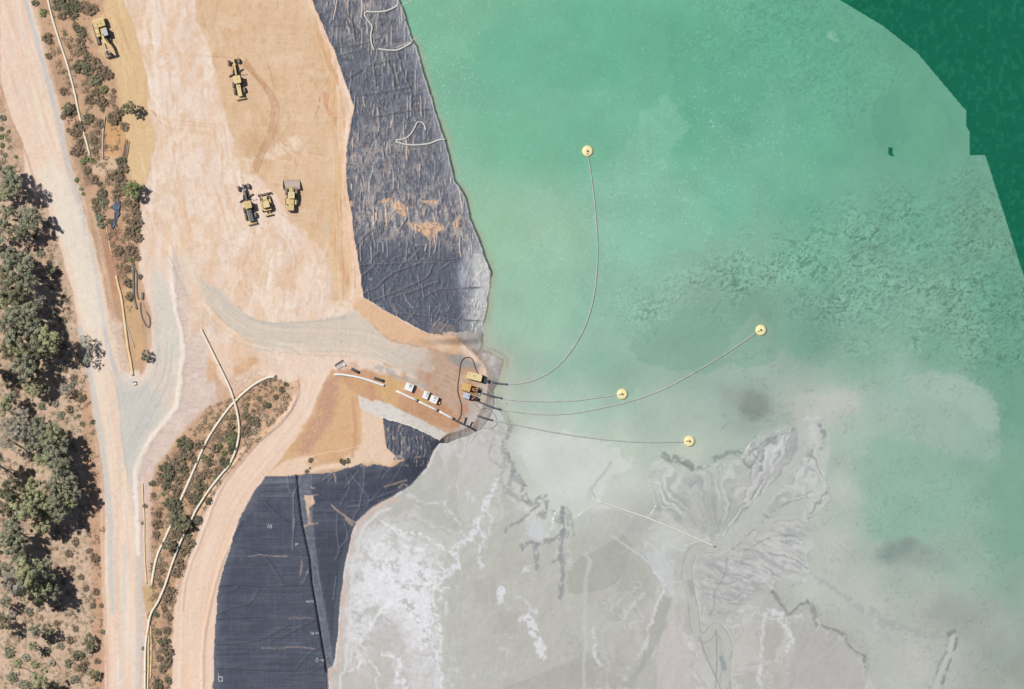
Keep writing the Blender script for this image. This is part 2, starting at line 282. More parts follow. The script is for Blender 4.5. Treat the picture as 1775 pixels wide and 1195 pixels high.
# triangle between wedge and S-road: pinkish with orange patches
TRI = [(357,590),(420,600),(480,612),(520,640),(505,655),(477,648),(440,660),(405,688),(372,650)]
fill(TRI, (232,208,190), 4, 5); fill([(358,620),(372,630),(380,660),(360,668),(357,640)], (218,180,146), 4, 4, .8); fill([(410,630),(440,618),(450,628),(425,645),(402,650)], (214,172,134), 4, 5, .8)
fill([(400,655),(435,640),(455,648),(430,664),(405,690),(395,675)], (205,172,152), 4, 5, .6, sstep(.35,.6,n3))
for k in range(9): stroke([(330+k*9,745-k*10),(345+k*8,722-k*9),(352+k*9,700-k*8)], 1.3, (214,186,170), .5, 1, 2)
# ---- lower scrub strip
SCR = [(477,655),(500,668),(516,680),(501,705),(461,750),(425,786),(375,846),(350,893),(338,935),(323,978),(308,1010),(302,1054),(298,1100),(297,1195),(296,1500),(256,1500),(256,1195),(256,1100),(262,1000),(262,900),(266,830),(285,800),(310,762),(330,740),(362,705),(405,690),(436,668)]
s, dd = fill(SCR, (205,172,144), 3, 3); m = sstep(2,-2,dd)
mixc(s, m*.6*sstep(.45,.65,fbm(X[s]/16,Y[s]/16,3,84)), (182,146,122)); mixc(s, m*.5*sstep(.55,.7,fbm(X[s]/9,Y[s]/9,3,85)), (220,186,150)); mixc(s, m*.5*sstep(.56,.7,fbm(X[s]/4,Y[s]/4,2,86)), (150,124,106))
fill([(247,1018),(264,1012),(275,1020),(264,1060),(252,1060)], (206,176,132), 2, 2, .9); 
stroke([(515,668),(507,700),(478,735),(440,768),(398,812),(362,862),(335,925),(318,985),(303,1030)], 8, (222,186,154), .7, 4, 2, h=.35, hs=4)
# ---- S-curve road down to the lower pond
SR = [(516,650),(518,670),(501,713),(461,756),(425,791),(375,851),(350,899),(338,940),(323,983),(308,1015),(302,1058),(300,1095),(298,1195),(290,1500),(280,4900),(340,4900),(362,1500),(369,1195),(371,1121),(374,1071),(378,1020),(395,963),(405,930),(420,892),(441,851),(461,826),(488,796),(521,751),(551,700),(561,663),(576,625),(600,612),(520,605),(480,612)]
s, dd = fill(SR, (237,212,194), 2, 1.5); LAB[s] = np.where((dd < 0) & (LAB[s] == 0), 1, LAB[s])
SRC = [(555,610),(545,650),(520,705),(480,755),(435,810),(395,865),(370,925),(350,985),(338,1060),(335,1195),(330,1500)]
streak(SRC, 62, (240,205,178), .85, 91, 160, 5); streak(SRC, 62, (244,228,214), .75, 92, 140, 4); streak(SRC, 62, (228,194,172), .5, 93, 120, 3)
stroke([(516,655),(517,685),(490,730),(450,765),(400,822),(372,870),(356,915),(336,965),(322,1010),(316,1060)], 2, (214,180,162), .6, 1.2, 1, h=.15)
stroke([(418,905),(392,960),(374,1010),(362,1060),(352,1120),(352,1195)], 3, (222,190,174), .6, 1.5, 1, h=.2, hs=2.5)
stroke([(440,860),(424,896),(402,945),(386,1010),(380,1080),(376,1195),(374,1400)], 5, (240,224,210), .8, 2, 1)
# ---- grey loop road
GRC = [(318,455),(338,495),(362,525),(390,555),(430,578),(475,588),(520,590),(570,590),(620,592),(665,606),(710,630),(760,650),(810,660)]
GR = [(335,470),(350,482),(371,500),(390,506),(413,533),(440,553),(480,561),(551,556),(590,548),(614,538),(640,560),(680,590),(727,602),(760,615),(810,640),(830,650),(835,665),(800,680),(760,670),(702,650),(660,625),(598,615),(513,612),(475,605),(440,593),(395,566),(365,533),(343,500)]
s, dd = fill(GR, (214,204,192), 4, 3, .95); LAB[s] = np.where((dd < 0) & (LAB[s] == 0), 1, LAB[s])
streak(GRC, 56, (228,212,196), .8, 95, 130, 4,.42,.65); streak(GRC, 56, (196,194,188), .65, 96, 110, 3.5,.48,.7); streak([(560,590),(640,600),(720,640),(800,660)], 60, (230,204,184), .6, 97, 60, 6)
stroke([(413,533),(440,553),(482,561),(551,557),(600,551)], 2.5, (190,188,184), .6, 2, 1); stroke([(365,533),(395,566),(440,593),(513,612),(598,615)], 2, (226,206,190), .7, 1.5, 1, h=.15)
stroke([(520,640),(520,615),(495,600)], 1.4, (180,160,150), .4, 1, 1)
# junction mouth
fill([(520,615),(598,616),(585,640),(570,650),(545,660),(520,660),(515,640)], (236,214,198), 5, 4, .8)
streak([(480,610),(520,625),(545,650),(540,700)], 46, (240,226,212), .6, 98, 60, 3)
# ---- peninsula: brown work area with the pumps
PEN = [(598,618),(654,622),(700,645),(760,640),(800,628),(828,618),(842,640),(846,660),(842,690),(832,712),(818,738),(795,744),(770,741),(727,727),(702,714),(677,702),(640,692),(622,684),(600,670),(583,650)]
fill([(750,600),(800,610),(835,640),(842,690),(830,715),(800,735),(770,725),(740,690),(720,650)], (198,168,148), 10, 8, .85)
fill([(583,645),(640,640),(700,655),(715,668),(760,695),(800,725),(795,744),(760,741),(727,727),(677,702),(640,692),(622,684),(600,670)], (204,160,128), 4, 4, .95)
mixc(bb(PEN,0), .4*(sdf(PEN,0)[1]<0)*sstep(.5,.7,n2[bb(PEN,0)]), (190,146,116))
fill([(650,662),(665,650),(690,655),(703,675),(688,690),(690,705),(670,700),(655,680)], (214,178,132), 4, 4, .9); fill([(606,660),(622,652),(640,662),(636,680),(622,682),(612,672)], (212,174,134), 4, 4, .7)
stroke([(598,616),(622,628),(648,640),(670,650)], 6, (232,212,196), .5, 3, 3); stroke([(640,645),(665,640),(690,655),(712,662),(740,672)], 8, (178,176,172), .7, 4, 4, brk=.42)
stroke([(690,610),(720,630),(745,635)], 14, (205,203,196), .6, 6, 4, brk=.4); fill([(776,620),(790,612),(805,622),(820,628),(835,632),(820,640),(800,635),(785,630)], (158,158,158), 4, 4, .85)
streak([(700,640),(760,660),(800,680)], 50, (220,196,178), .5, 101, 40, 4); fill([(795,700),(815,700),(818,725),(800,730)], (196,148,120), 5, 4, .6)
fill([(784,748),(800,738),(806,722),(818,714),(812,700),(826,700),(834,660),(848,640),(870,690),(850,745),(800,765)], (192,184,178), 4, 3, .85); fill([(800,742),(808,728),(826,716),(840,700),(838,728),(815,744)], (204,200,196), 4, 4, .6)
for P in ([(800,712),(806,722),(812,738)],[(822,700),(834,712),(836,728)],[(806,742),(822,748)]): stroke(P, 1.6, (150,140,132), .5, 1.4, 2)
# berm north side of the peninsula
fill([(630,516),(680,545),(741,579),(790,584),(800,600),(790,615),(760,612),(727,602),(680,592),(640,560),(614,536),(604,520)], (224,188,156), 3, 3, .95)
stroke([(630,517),(652,529),(680,544),(705,560),(741,578)], 3, (240,214,192), .9, 1.2, 1, h=.15, hs=2.5); fill([(735,590),(765,585),(785,605),(765,612)], (232,208,186), 4, 4, .8)
stroke([(640,560),(680,590),(730,603),(790,618)], 2.5, (192,156,134), .6, 1.5, 2, brk=.4)
# tan terrace and pale geotextile south of it
TER = [(583,645),(622,684),(640,720),(663,727),(667,755),(671,779),(684,789),(679,797),(704,797),(688,805),(676,811),(650,806),(628,803),(600,812),(526,823),(461,826),(488,796),(521,751),(551,700),(561,663),(576,640)]
fill(TER, (219,181,143), 3, 3); s = bb(TER,0); m = (sdf(TER,0)[1]<0)*1.
mixc(s, m*.5*sstep(.45,.7,fbm(X[s]/30,Y[s]/12,3,103)), (208,166,128))
fill([(576,640),(590,655),(588,690),(578,720),(560,752),(530,790),(512,785),(530,750),(551,712),(563,665)], (196,156,136), 5, 4, .85, sstep(.2,.5,n3))
fill([(624,700),(655,715),(663,727),(667,755),(671,779),(684,789),(676,811),(650,806),(628,803),(612,800),(590,806),(600,790),(622,780),(626,740)], (233,208,188), 4, 4, .9)
fill([(461,826),(488,800),(530,790),(545,800),(600,802),(628,800),(612,810),(526,822)], (238,214,194), 3, 3, .85)
stroke([(612,690),(616,740),(612,790)], 5, (196,154,124), .5, 2, 1.5); stroke([(520,800),(555,786),(590,780),(615,776)], 1.5, (240,214,190), .7, 1, 2); fill([(530,805),(590,790),(598,800),(540,812)], (208,166,130), 3, 3, .6)
GEO = [(622,684),(640,692),(647,698),(650,692),(677,702),(702,714),(715,722),(727,727),(745,736),(760,744),(774,753),(762,764.5),(740,754),(717,741),(690,733),(663,725),(640,716),(624,708)]
s, dd = fill(GEO, (221,218,214), 1.5, 2); mixc(s, .5*(dd < 0)*sstep(.55,.7,fbm(X[s]/5,Y[s]/5,3,105)), (206,196,188))
stroke([(663,725),(690,733),(717,741),(740,753),(762,765)], 3, (243,236,226), 1, 1, .4, h=.25, hs=2); stroke([(622,684),(624,700)], 1.5, (240,232,226), .6)
_tm = np.zeros_like(X); _s, _d = sdf(TAN, 20, 3); _tm[_s] = sstep(8, -8, _d)
mz = padm*(LAB == 0)*(1-.65*_tm)*(X < 640)*(1-sstep(560, 590, Y)*sstep(540, 580, X))*(1-sstep(340, 310, X)*sstep(430, 460, Y))
mixc(np.s_[:], mz*.45*sstep(.5,.62,fbm(X/26+Y/90,Y/60,4,65)), (230,196,164)); mixc(np.s_[:], mz*.45*sstep(.52,.66,fbm(X/18,Y/34,4,66)), (245,232,219)); mixc(np.s_[:], mz*.35*sstep(.56,.66,fbm(X/7,Y/12,3,69)), (222,190,160))
fill([(264,478),(274,466),(292,500),(306,545),(314,600),(312,640),(303,690),(286,725),(262,752),(246,785),(236,815),(222,810),(214,760),(212,700),(222,680),(246,665),(262,640),(268,600),(268,540)], (214,212,204), 6, 4, .6)
fill([(206,672),(222,672),(250,662),(280,690),(262,735),(240,775),(226,800),(215,790),(210,730)], (202,204,202), 9, 8, .6)
fill([(92,285),(112,300),(140,370),(160,440),(178,520),(186,570),(160,560),(138,500),(118,430),(98,370)], (234,228,218), 10, 6, .6)
for P in ([(300,600),(292,660),(270,710),(240,760)],[(290,590),(284,650),(258,700),(228,760)],[(276,600),(268,650),(240,690)],[(190,640),(205,690),(212,760),(222,830)]): stroke([(a,b) for a,b in P], 1.6, (186,184,180), .45, 1.4, 1.5)
lines(60, TAN, lambda x, y: rp.choice([1.45, 1.7, 1.3, .15]), (20,90), [(196,154,118),(238,214,188),(206,164,124)], (.8,2.2), (.3,.6))
for cx_, cy_, r0, a0, a1 in ((400,250,70,-.9,.5),(440,290,60,-1.2,.3),(520,330,40,1.2,2.8),(470,210,30,-1,1.2),(350,330,60,-.6,.8),(480,470,55,2.2,4.0),(430,460,70,-1,.4),(500,110,60,-.5,1.0)):
    for dr_ in (0, 4.5, 13): stroke([(cx_+math.cos(a0+(a1-a0)*k/6)*(r0+dr_), cy_+math.sin(a0+(a1-a0)*k/6)*(r0+dr_)) for k in range(7)], 1.3, (200,160,128), .5, 1.1, 1, brk=.3, fade=True)
# stones, crumbs and fine grain everywhere on land
for sd, col_, th in ((201,(120,92,76),.80),(202,(245,232,220),.84)):
    r = _hash(np.round(X/1.5), np.round(Y/1.5), sd); dens = .985
    mixc(np.s_[:], ((r > (.994 if sd == 201 else .997)) & (n2 > .52) & LAND)*.35, col_)
smr = 1-.6*sstep(1.5, 0, np.where(LAB == 1, 0, 1))*1.0
gr = ((n3-.5)*.05+(_hash(np.round(X/1.5), np.round(Y/1.5), 77)-.5)*.022+(fbm(X/2.2, Y/2.2, 2, 78)-.5)*.035)*np.where((X > 210) | (LAB == 1), .8, 1.8)
COL *= np.where(LAND[..., None], (1+gr)[..., None]*np.array([.99,.977,.962]), 1)
Z += np.where(LAND, (n1-.5)*.35+(n2-.5)*.10+(n3-.5)*.05, 0)

# ------------------------------------------------------------------ LINERS
L2 = (LAB == 2); L3 = (LAB == 3); L7 = (LAB == 7); LL = L2 | L3
def put(mask, a, c):
    a = np.where(mask, a, 0.0)[..., None]; COL[:] = COL*(1-a)+np.asarray(c, float)*a
put(L2, 1, (106,110,122)); put(L3, 1, (79,84,99)); put(L7, 1, (186,180,174))
mv = fbm(X/3, Y/28, 3, 121); mh = fbm(X/40, Y/4, 3, 122); mb = fbm(X/45, Y/45, 3, 123)
put(L2, .5*sstep(.5,.75,mb), (88,93,108)); put(L2, .45*sstep(.5,.7,fbm(X/18,Y/10,4,124))*(Y < 440), (146,148,156)); put(L2, .3*sstep(.55,.66,fbm(X/2.2,Y/7,3,127))*(Y < 440), (170,168,170)); put(L2, .35*sstep(.56,.66,fbm(X/2.6,Y/9,3,128)), (80,84,96))
dustz = np.exp(-((X-640)/60)**2-((Y-20)/60)**2)*.6+np.exp(-((X-650)/90)**2-((Y-270)/60)**2)*.8+np.exp(-((X-700)/110)**2-((Y-375)/38)**2)*1.3+np.exp(-((X-790)/40)**2-((Y-405)/40)**2)*.8
put(L2, np.clip(dustz,0,1)*.75*sstep(.46,.6,fbm(X/6,Y/13,4,125)), (196,184,176)); put(L2, np.clip(dustz,0,1)*.6*sstep(.58,.68,fbm(X/2.5,Y/9,3,126)), (214,180,152))
for P in ([(655,353),(668,346),(680,342),(679,352),(664,354)],[(675,357),(690,350),(703,356),(704,372),(694,374),(684,364)],[(707,386),(730,388),(762,388),(768,400),(757,410),(752,430),(748,432),(742,412),(724,402)],[(725,349),(755,345),(765,350),(745,356)],[(789,380),(794,378),(796,396),(790,398)],[(741,579),(752,562),(764,560),(790,566),(790,586)],[(600,345),(612,348),(610,358),(603,356)]):
    s, dd = sdf(P, 8, 3); a = sstep(1.5,-1.5,dd)*(~LAND[s]); mixc(s, a, (222,182,148))
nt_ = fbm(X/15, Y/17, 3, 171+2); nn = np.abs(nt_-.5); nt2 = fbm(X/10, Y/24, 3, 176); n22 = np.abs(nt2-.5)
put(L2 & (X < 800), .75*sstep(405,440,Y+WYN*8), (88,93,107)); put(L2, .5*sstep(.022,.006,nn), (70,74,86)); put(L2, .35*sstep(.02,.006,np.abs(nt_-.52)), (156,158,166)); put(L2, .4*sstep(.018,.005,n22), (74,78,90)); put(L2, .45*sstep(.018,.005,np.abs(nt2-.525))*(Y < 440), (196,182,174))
Z += np.where(L2, .10*sstep(.03,0,nn)+.08*sstep(.025,0,n22), 0)
# bleached band by the shore
dsh = segd(X, Y, SHORE_N[:24])[0]
put(L2, .8*sstep(18,6,dsh+WXN*5)*(Y < 470), (146,148,157)); put(L2, .9*sstep(3.2,1,dsh), (190,190,192))
put(L2, .85*sstep(-8,14,(X-800)+WXN*8-(Y-470)*.02)*sstep(395,450,Y), (176,178,184)); put(L2, .8*sstep(10,22,(X-800)+WXN*10)*sstep(430,500,Y), (200,200,201)); put(L2, .6*(mh>.5)*sstep(-5,15,X-800)*(Y>440),(150,150,154)); put(L2, .7*sstep(4,14,(X-812)+WXN*5)*(Y>440), (216,215,213))
put(L2, .6*np.exp(-((X-800)/9)**2-((Y-480)/26)**2), (190,194,206))
# wrinkles: raised folds with dust on one side
rnd = random.Random(5)
def fold(x0, y0, ang, ln, h, dust, w=.9, lab=2):
    pts = [(x0,y0)]; a = ang
    for k in range(4):
        a += rnd.uniform(-.13,.13); pts.append((pts[-1][0]+math.cos(a)*ln/4, pts[-1][1]+math.sin(a)*ln/4))
    mx, my = pts[2]; i = min(np.searchsorted(gy,my),HH-1); j = min(np.searchsorted(gx,mx),WW-1)
    if LAB[i,j] != lab: return
    q = [(x-1.1,y) for x,y in pts]
    if dust: 
        s = bb(q,6); dd,_,_ = segd(X[s],Y[s],q); mixc(s, dust*sstep(1.1,.35,dd)*(LAB[s]==lab), rnd.choice([(216,196,180),(180,174,174),(228,200,176),(170,166,170)]))
    s = bb(pts,8); dd,_,_ = segd(X[s],Y[s],pts); Z[s] += np.where(LAB[s]==lab, h*.7*np.exp(-(dd/1.3)**2), 0)
for k in range(760):
    y = rnd.uniform(-30,575); x = rnd.uniform(545,835)
    v = y < 430
    if v: fold(x, y, math.pi/2+rnd.gauss(0,.07), rnd.choice([6,9,12,20,34]), rnd.uniform(.06,.24), rnd.uniform(.25,1.) if rnd.random()<.7 else 0)
    elif k % 2: fold(x, y, rnd.choice([math.pi/2, math.pi/2, -math.pi/4, -math.pi/4, .9])+rnd.uniform(-.25,.25), rnd.uniform(8,26), rnd.uniform(.1,.28), rnd.uniform(.1,.45))
for k in range(45): fold(rnd.uniform(560,760), rnd.uniform(-30,560), rnd.uniform(-.35,.2), rnd.uniform(20,60), rnd.uniform(.08,.2), .3 if k%3==0 else 0)
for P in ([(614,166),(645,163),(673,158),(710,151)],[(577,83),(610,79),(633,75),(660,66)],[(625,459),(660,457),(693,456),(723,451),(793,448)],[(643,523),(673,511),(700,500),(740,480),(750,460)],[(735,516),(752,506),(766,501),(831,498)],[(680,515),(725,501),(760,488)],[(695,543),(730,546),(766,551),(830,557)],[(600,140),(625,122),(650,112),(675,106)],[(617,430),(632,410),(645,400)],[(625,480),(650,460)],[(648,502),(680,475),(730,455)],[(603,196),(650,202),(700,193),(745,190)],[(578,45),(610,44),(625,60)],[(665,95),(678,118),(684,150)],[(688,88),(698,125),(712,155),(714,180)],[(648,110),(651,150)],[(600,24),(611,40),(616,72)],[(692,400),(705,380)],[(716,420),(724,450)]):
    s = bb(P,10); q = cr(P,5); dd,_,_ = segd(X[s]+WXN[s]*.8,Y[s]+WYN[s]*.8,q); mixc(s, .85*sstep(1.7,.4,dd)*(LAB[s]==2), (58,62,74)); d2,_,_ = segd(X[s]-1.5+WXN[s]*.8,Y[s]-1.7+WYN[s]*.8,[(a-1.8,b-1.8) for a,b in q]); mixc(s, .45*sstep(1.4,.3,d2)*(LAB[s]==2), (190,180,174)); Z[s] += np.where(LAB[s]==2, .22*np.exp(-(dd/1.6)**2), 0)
for P in ((645,298),(657,221),(660,275),(709,326),(722,425),(642,484),(655,528),(664,535)):
    s = bb([P],8); mixc(s, .8*sstep(4.2,1.5,np.hypot((X[s]-P[0])*.8,(Y[s]-P[1])*1.5)), (140,166,184))
# lower liner
put(L3, .4*sstep(.5,.72,mh), (100,100,110)); put(L3 & (Y > 830), .35*sstep(.52,.7,fbm(X/70,Y/1.9,2,134)), (62,68,84)); put(L3 & (Y > 830), .35*sstep(.54,.7,fbm(X/80,Y/2.3,2,135)), (108,112,124)); put(L3, .3*sstep(.5,.75,fbm(X/3,Y/40,3,131)), (98,106,122)); put(L3, .35*sstep(.5,.7,mb), (68,74,90))
put(L3, .45*(1-sstep(0,16,dU+WXN*5)), (120,124,136)); put(L3, .55*(1-sstep(0,4,dB)), (170,168,170)); put(L3, .55*sstep(30,8,np.hypot((X-480)/1.6,Y-838))*sstep(.4,.6,mh), (136,140,150)); put(L3, .5*sstep(9,3,np.abs(X-528))*(Y<870), (112,116,126))
CREASE = [(515,822),(518,860),(523,900),(530,935),(537,965),(541,1010),(548,1050),(556,1100),(563,1140),(566,1165)]
dc, uc, vc = segd(X, Y, CREASE); sideR = vc < 0
xr = np.interp(Y, [820,860,900,940,1000,1060,1120,1160], [540,541,541,545,553,563,573,578]); xc = np.interp(Y, [p[1] for p in CREASE], [p[0] for p in CREASE])
bench = L3 & (X > xc) & (X < xr) & (Y > 820); tri = L3 & (X >= xr) & (Y > 905)
put(bench, .75, (106,112,124)); put(bench, .4*sstep(.45,.7,fbm(X/5,Y/3,3,133)), (142,144,150)); put(tri, .6*sstep(0,8,X-xr)*sstep(900,940,Y), (62,68,82))
put(tri & (dB < 9), .5, (96,102,116)); Z += np.where(L3 & (X > xc) & (X < xr), -.25, 0)
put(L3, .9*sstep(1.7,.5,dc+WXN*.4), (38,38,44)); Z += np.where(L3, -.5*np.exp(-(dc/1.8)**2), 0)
def lstroke(P, w, c, a=.8, h=0, lab=3, wob=.8):
    q = cr(P,5) if len(P) > 2 else P; s = bb(q,12); dd,_,_ = segd(X[s]+WXN[s]*wob,Y[s]+WYN[s]*wob,q)
    mixc(s, a*sstep(w/2+.9,max(w/2-.4,0),dd)*(LAB[s]==lab), c); 
    if h: Z[s] += np.where(LAB[s]==lab, h*np.exp(-(dd/1.7)**2), 0)
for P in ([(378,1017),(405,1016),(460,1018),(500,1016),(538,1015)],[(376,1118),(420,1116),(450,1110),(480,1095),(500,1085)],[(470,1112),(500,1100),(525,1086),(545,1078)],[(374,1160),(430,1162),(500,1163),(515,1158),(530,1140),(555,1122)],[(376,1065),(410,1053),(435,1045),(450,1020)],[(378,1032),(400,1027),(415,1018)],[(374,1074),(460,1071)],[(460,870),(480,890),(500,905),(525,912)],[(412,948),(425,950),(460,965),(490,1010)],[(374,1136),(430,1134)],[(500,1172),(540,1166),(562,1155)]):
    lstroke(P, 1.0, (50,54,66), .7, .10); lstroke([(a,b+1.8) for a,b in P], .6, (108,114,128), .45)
for P, w in (([(509,855),(509,880),(508,920)],2),([(508,922),(508,955)],1.2),([(508,920),(510,900)],2.5),([(600,822),(606,845),(596,862),(590,874)],1),([(632,812),(630,856)],1),([(628,850),(622,880),(618,886),(612,900)],1.4),([(585,890),(584,920),(588,955),(582,970)],1),([(522,832),(512,850),(509,860)],1.5),([(497,820),(500,845),(505,855)],1.5),([(600,985),(605,960)],1),([(596,900),(603,930),(590,950)],1),([(583,1000),(578,1040)],1),([(610,825),(640,868),(600,880)],.8),([(708,842),(690,850),(660,860),(640,868)],1.2),([(700,800),(690,820),(668,850)],1),([(535,985),(530,1003),(524,1012)],1)):
    lstroke(P, w*.8, (158,158,168), .5, .08)
for P, w in (([(534,860),(534,880),(536,898),(536,908)],4.5),([(531,861),(545,858),(552,857)],2),([(527,912),(536,909),(550,908)],2.2),([(574,877),(590,889),(602,898),(617,905)],3),([(600,899),(612,909)],5),([(540,842),(545,845)],2),([(534,850),(537,852)],2),([(430,965),(460,962),(500,966)],.8),([(524,975),(520,998)],1.5),([(581,836),(581,822)],2.5),([(690,846),(700,840),(705,843)],3),([(660,800),(690,790),(700,796)],4),([(720,795),(735,790)],3),([(455,1124),(545,1123)],.8),([(500,1072),(541,1072)],.8),([(666,845),(690,838),(705,832)],2.5)):
    lstroke(P, w, (214,182,158), .6, wob=2)
fill([(527,858),(543,858),(547,872),(537,880),(534,900),(531,880)], (224,192,168), 1.2, 2, .95)
put(L3, .5*sstep(.5,.62,fbm(X/3,Y/12,3,141))*(Y < 800), (106,108,116)); put(L3, .8*sstep(.66,.72,fbm(X/2,Y/8,2,142))*(Y < 810)*(Y>735), (186,170,158))
for k in range(12):
    x0 = 668+k*7; lstroke([(x0,740+k*2.6),(x0+2,770+k*1.5),(x0-2,800-k)], .8, (140,140,146), .5, .12)
for k in range(9): fold(rnd.uniform(590,740), rnd.uniform(790,880), rnd.uniform(2.2,2.7), 40, .12, .2, lab=3)
COL *= np.where(LL, 1+(fbm(X/2,Y/2,2,145)-.5)*.16+(_hash(np.round(X/1.5),np.round(Y/1.5),79)-.5)*.07, 1)[..., None]
Z += np.where(L2, (fbm(X/10,Y/10,3,146)-.5)*.25+(fbm(X/3.5,Y/5,2,147)-.5)*.12, 0)+np.where(L3, (fbm(X/26,Y/7,3,146)-.5)*.12+(fbm(X/18,Y/2.6,2,147)-.5)*.02, 0)
# mud banks round the pump landing
put(L7, .6*sstep(.42,.68,fbm(X/9,Y/26,3,151)), (208,204,200)); put(L7, .25*sstep(.55,.7,n2), (172,160,150)); put(L7 & (Y<612), .6, (198,190,182))
put(L7, .6*sstep(3,1,dB), (150,132,116)); put(L7 & (dU < 7), .5, (190,156,134)); Z += np.where(L7, (fbm(X/9,Y/14,3,152)-.5)*.22, 0)
COL *= np.where(L7, 1+(n3-.5)*.14, 1)[..., None]

# ------------------------------------------------------------------ BASIN colours: tailings beach and turbid water
CP = [(640,-200,(125,184,154)),(760,50,(127,184,155)),(900,100,(113,180,149)),(1050,60,(106,178,146)),(1200,60,(106,176,146)),(1350,60,(100,170,142)),(1450,100,(100,168,140)),(1018,230,(118,182,152)),(900,250,(120,182,152)),(1180,220,(106,175,146)),(1300,200,(110,176,150)),
(1420,230,(107,174,146)),(1560,120,(102,165,138)),(1600,220,(101,162,138)),(1250,350,(118,182,156)),(1100,420,(138,190,166)),(1150,330,(126,184,158)),(880,400,(150,192,162)),(950,420,(155,192,166)),(930,520,(150,190,167)),(1000,520,(146,190,167)),(1100,530,(140,184,162)),(880,560,(162,190,168)),(900,620,(160,186,168)),
(1400,350,(112,174,148)),(1420,450,(118,172,148)),(1500,500,(116,166,144)),(1600,380,(110,165,142)),(1700,400,(112,160,138)),(1740,520,(104,156,134)),(1300,470,(130,178,155)),(1300,540,(122,160,140)),(1200,560,(130,166,148)),(1400,560,(116,160,142)),(1200,620,(140,170,154)),(1050,620,(142,182,162)),(980,650,(152,186,168)),(1080,660,(146,176,158)),(900,680,(168,184,170)),
(900,700,(182,196,182)),(1000,705,(176,200,184)),(1250,680,(158,180,168)),(1130,720,(170,190,174)),(1100,750,(184,198,184)),(960,735,(188,200,188)),(930,760,(205,209,202)),(1000,800,(204,207,200)),(960,850,(208,212,205)),(1010,860,(203,207,200)),(1100,820,(196,202,192)),(1170,780,(188,196,184)),(1230,790,(178,190,180)),(1330,640,(158,178,166)),(1300,700,(152,166,158)),
(1370,690,(172,182,172)),(1450,700,(185,190,182)),(1500,620,(132,172,152)),(1500,730,(166,188,174)),(1560,660,(150,182,166)),(1620,700,(152,180,166)),(1690,720,(140,176,158)),(1755,620,(108,158,136)),(1755,720,(112,160,140)),(1620,590,(120,166,144)),(1560,800,(146,178,160)),(1500,820,(160,182,166)),(1680,820,(136,172,154)),(1750,850,(124,164,144)),(1460,850,(182,190,180)),(1450,950,(186,190,182)),
(1620,900,(142,175,158)),(1560,900,(150,178,162)),(1755,940,(126,166,146)),(1560,1000,(168,180,170)),(1650,980,(152,176,162)),(1740,1020,(142,170,154)),(1500,1040,(186,190,182)),(1420,1010,(190,194,187)),(1620,1080,(176,181,173)),(1700,1090,(160,170,162)),(1750,1150,(152,168,158)),(1580,1140,(188,190,182)),(1640,1160,(180,182,176)),(1720,1180,(164,170,162)),(1540,1180,(186,188,182)),
(800,790,(193,190,184)),(850,760,(192,188,182)),(830,850,(188,188,180)),(700,900,(190,190,182)),(760,900,(186,187,178)),(650,950,(198,196,190)),(700,1010,(205,205,202)),(640,1060,(198,196,191)),(700,1100,(202,198,194)),(620,1150,(197,191,183)),(740,1150,(203,202,199)),(820,1000,(182,184,172)),(800,1080,(185,186,175)),(900,990,(183,184,173)),(870,1100,(182,181,170)),(1000,960,(182,184,174)),(950,1040,(178,179,167)),
(1070,980,(168,171,160)),(1050,1010,(166,168,157)),(1100,900,(182,184,176)),(1150,930,(192,198,192)),(1030,1090,(180,182,172)),(1050,1150,(174,175,165)),(950,1160,(172,171,160)),(900,1180,(184,184,174)),(1120,1080,(186,183,177)),(1170,1120,(190,186,181)),(1160,1040,(183,184,176)),(1220,880,(182,184,176)),(1320,830,(192,194,187)),(1280,980,(182,184,178)),(1360,950,(184,186,180)),(1300,1060,(182,184,178)),(1230,1150,(186,185,178)),(1330,1120,(180,178,170)),(1420,1130,(176,176,168)),(1400,1180,(178,176,170)),
(1500,1600,(180,180,172)),(900,1600,(184,184,176)),(2100,1200,(110,158,138)),(2200,300,(100,150,130)),(1000,-300,(106,176,146)),(1900,1700,(160,172,162))]
cx = np.arange(500, 2000, 12.); cy = np.arange(-150, 1400, 12.); CX, CY = np.meshgrid(cx, cy)
num = np.zeros(CX.shape+(3,)); den = np.zeros(CX.shape)
for (px, py, c) in CP:
    d2 = (CX-px)**2+(CY-py)**2; w = 1/(d2+300.)**1.6; num += w[..., None]*np.array(c, float); den += w
CG = num/den[..., None]
def samp(G, x, y):
    fx = np.clip((x-cx[0])/12., 0, len(cx)-1.001); fy = np.clip((y-cy[0])/12., 0, len(cy)-1.001)
    i = fy.astype(int); j = fx.astype(int); fy = fy-i; fx = fx-j; fx = fx[..., None]; fy = fy[..., None]
    return (G[i,j]*(1-fx)+G[i,j+1]*fx)*(1-fy)+(G[i+1,j]*(1-fx)+G[i+1,j+1]*fx)*fy
bigx = (fbm(X/110, Y/110, 4, 161)-.5)*110; bigy = (fbm(X/110, Y/110, 4, 162)-.5)*110
BC = samp(CG, X+bigx*.55, Y+bigy*.55)
BAS = WATER | BEACH
COL[:] = np.where(BAS[..., None], BC, COL)
IB = BAS*1.0
def bfill(pts, c, soft=4, wob=4, a=1.0, tex=None, only=None):
    s, dd = sdf(pts, soft+wob+8, wob); al = a*sstep(soft,-soft,dd)*(IB if only is None else only*1.0)[s]
    if tex is not None: al = al*tex[s]
    mixc(s, al, c)
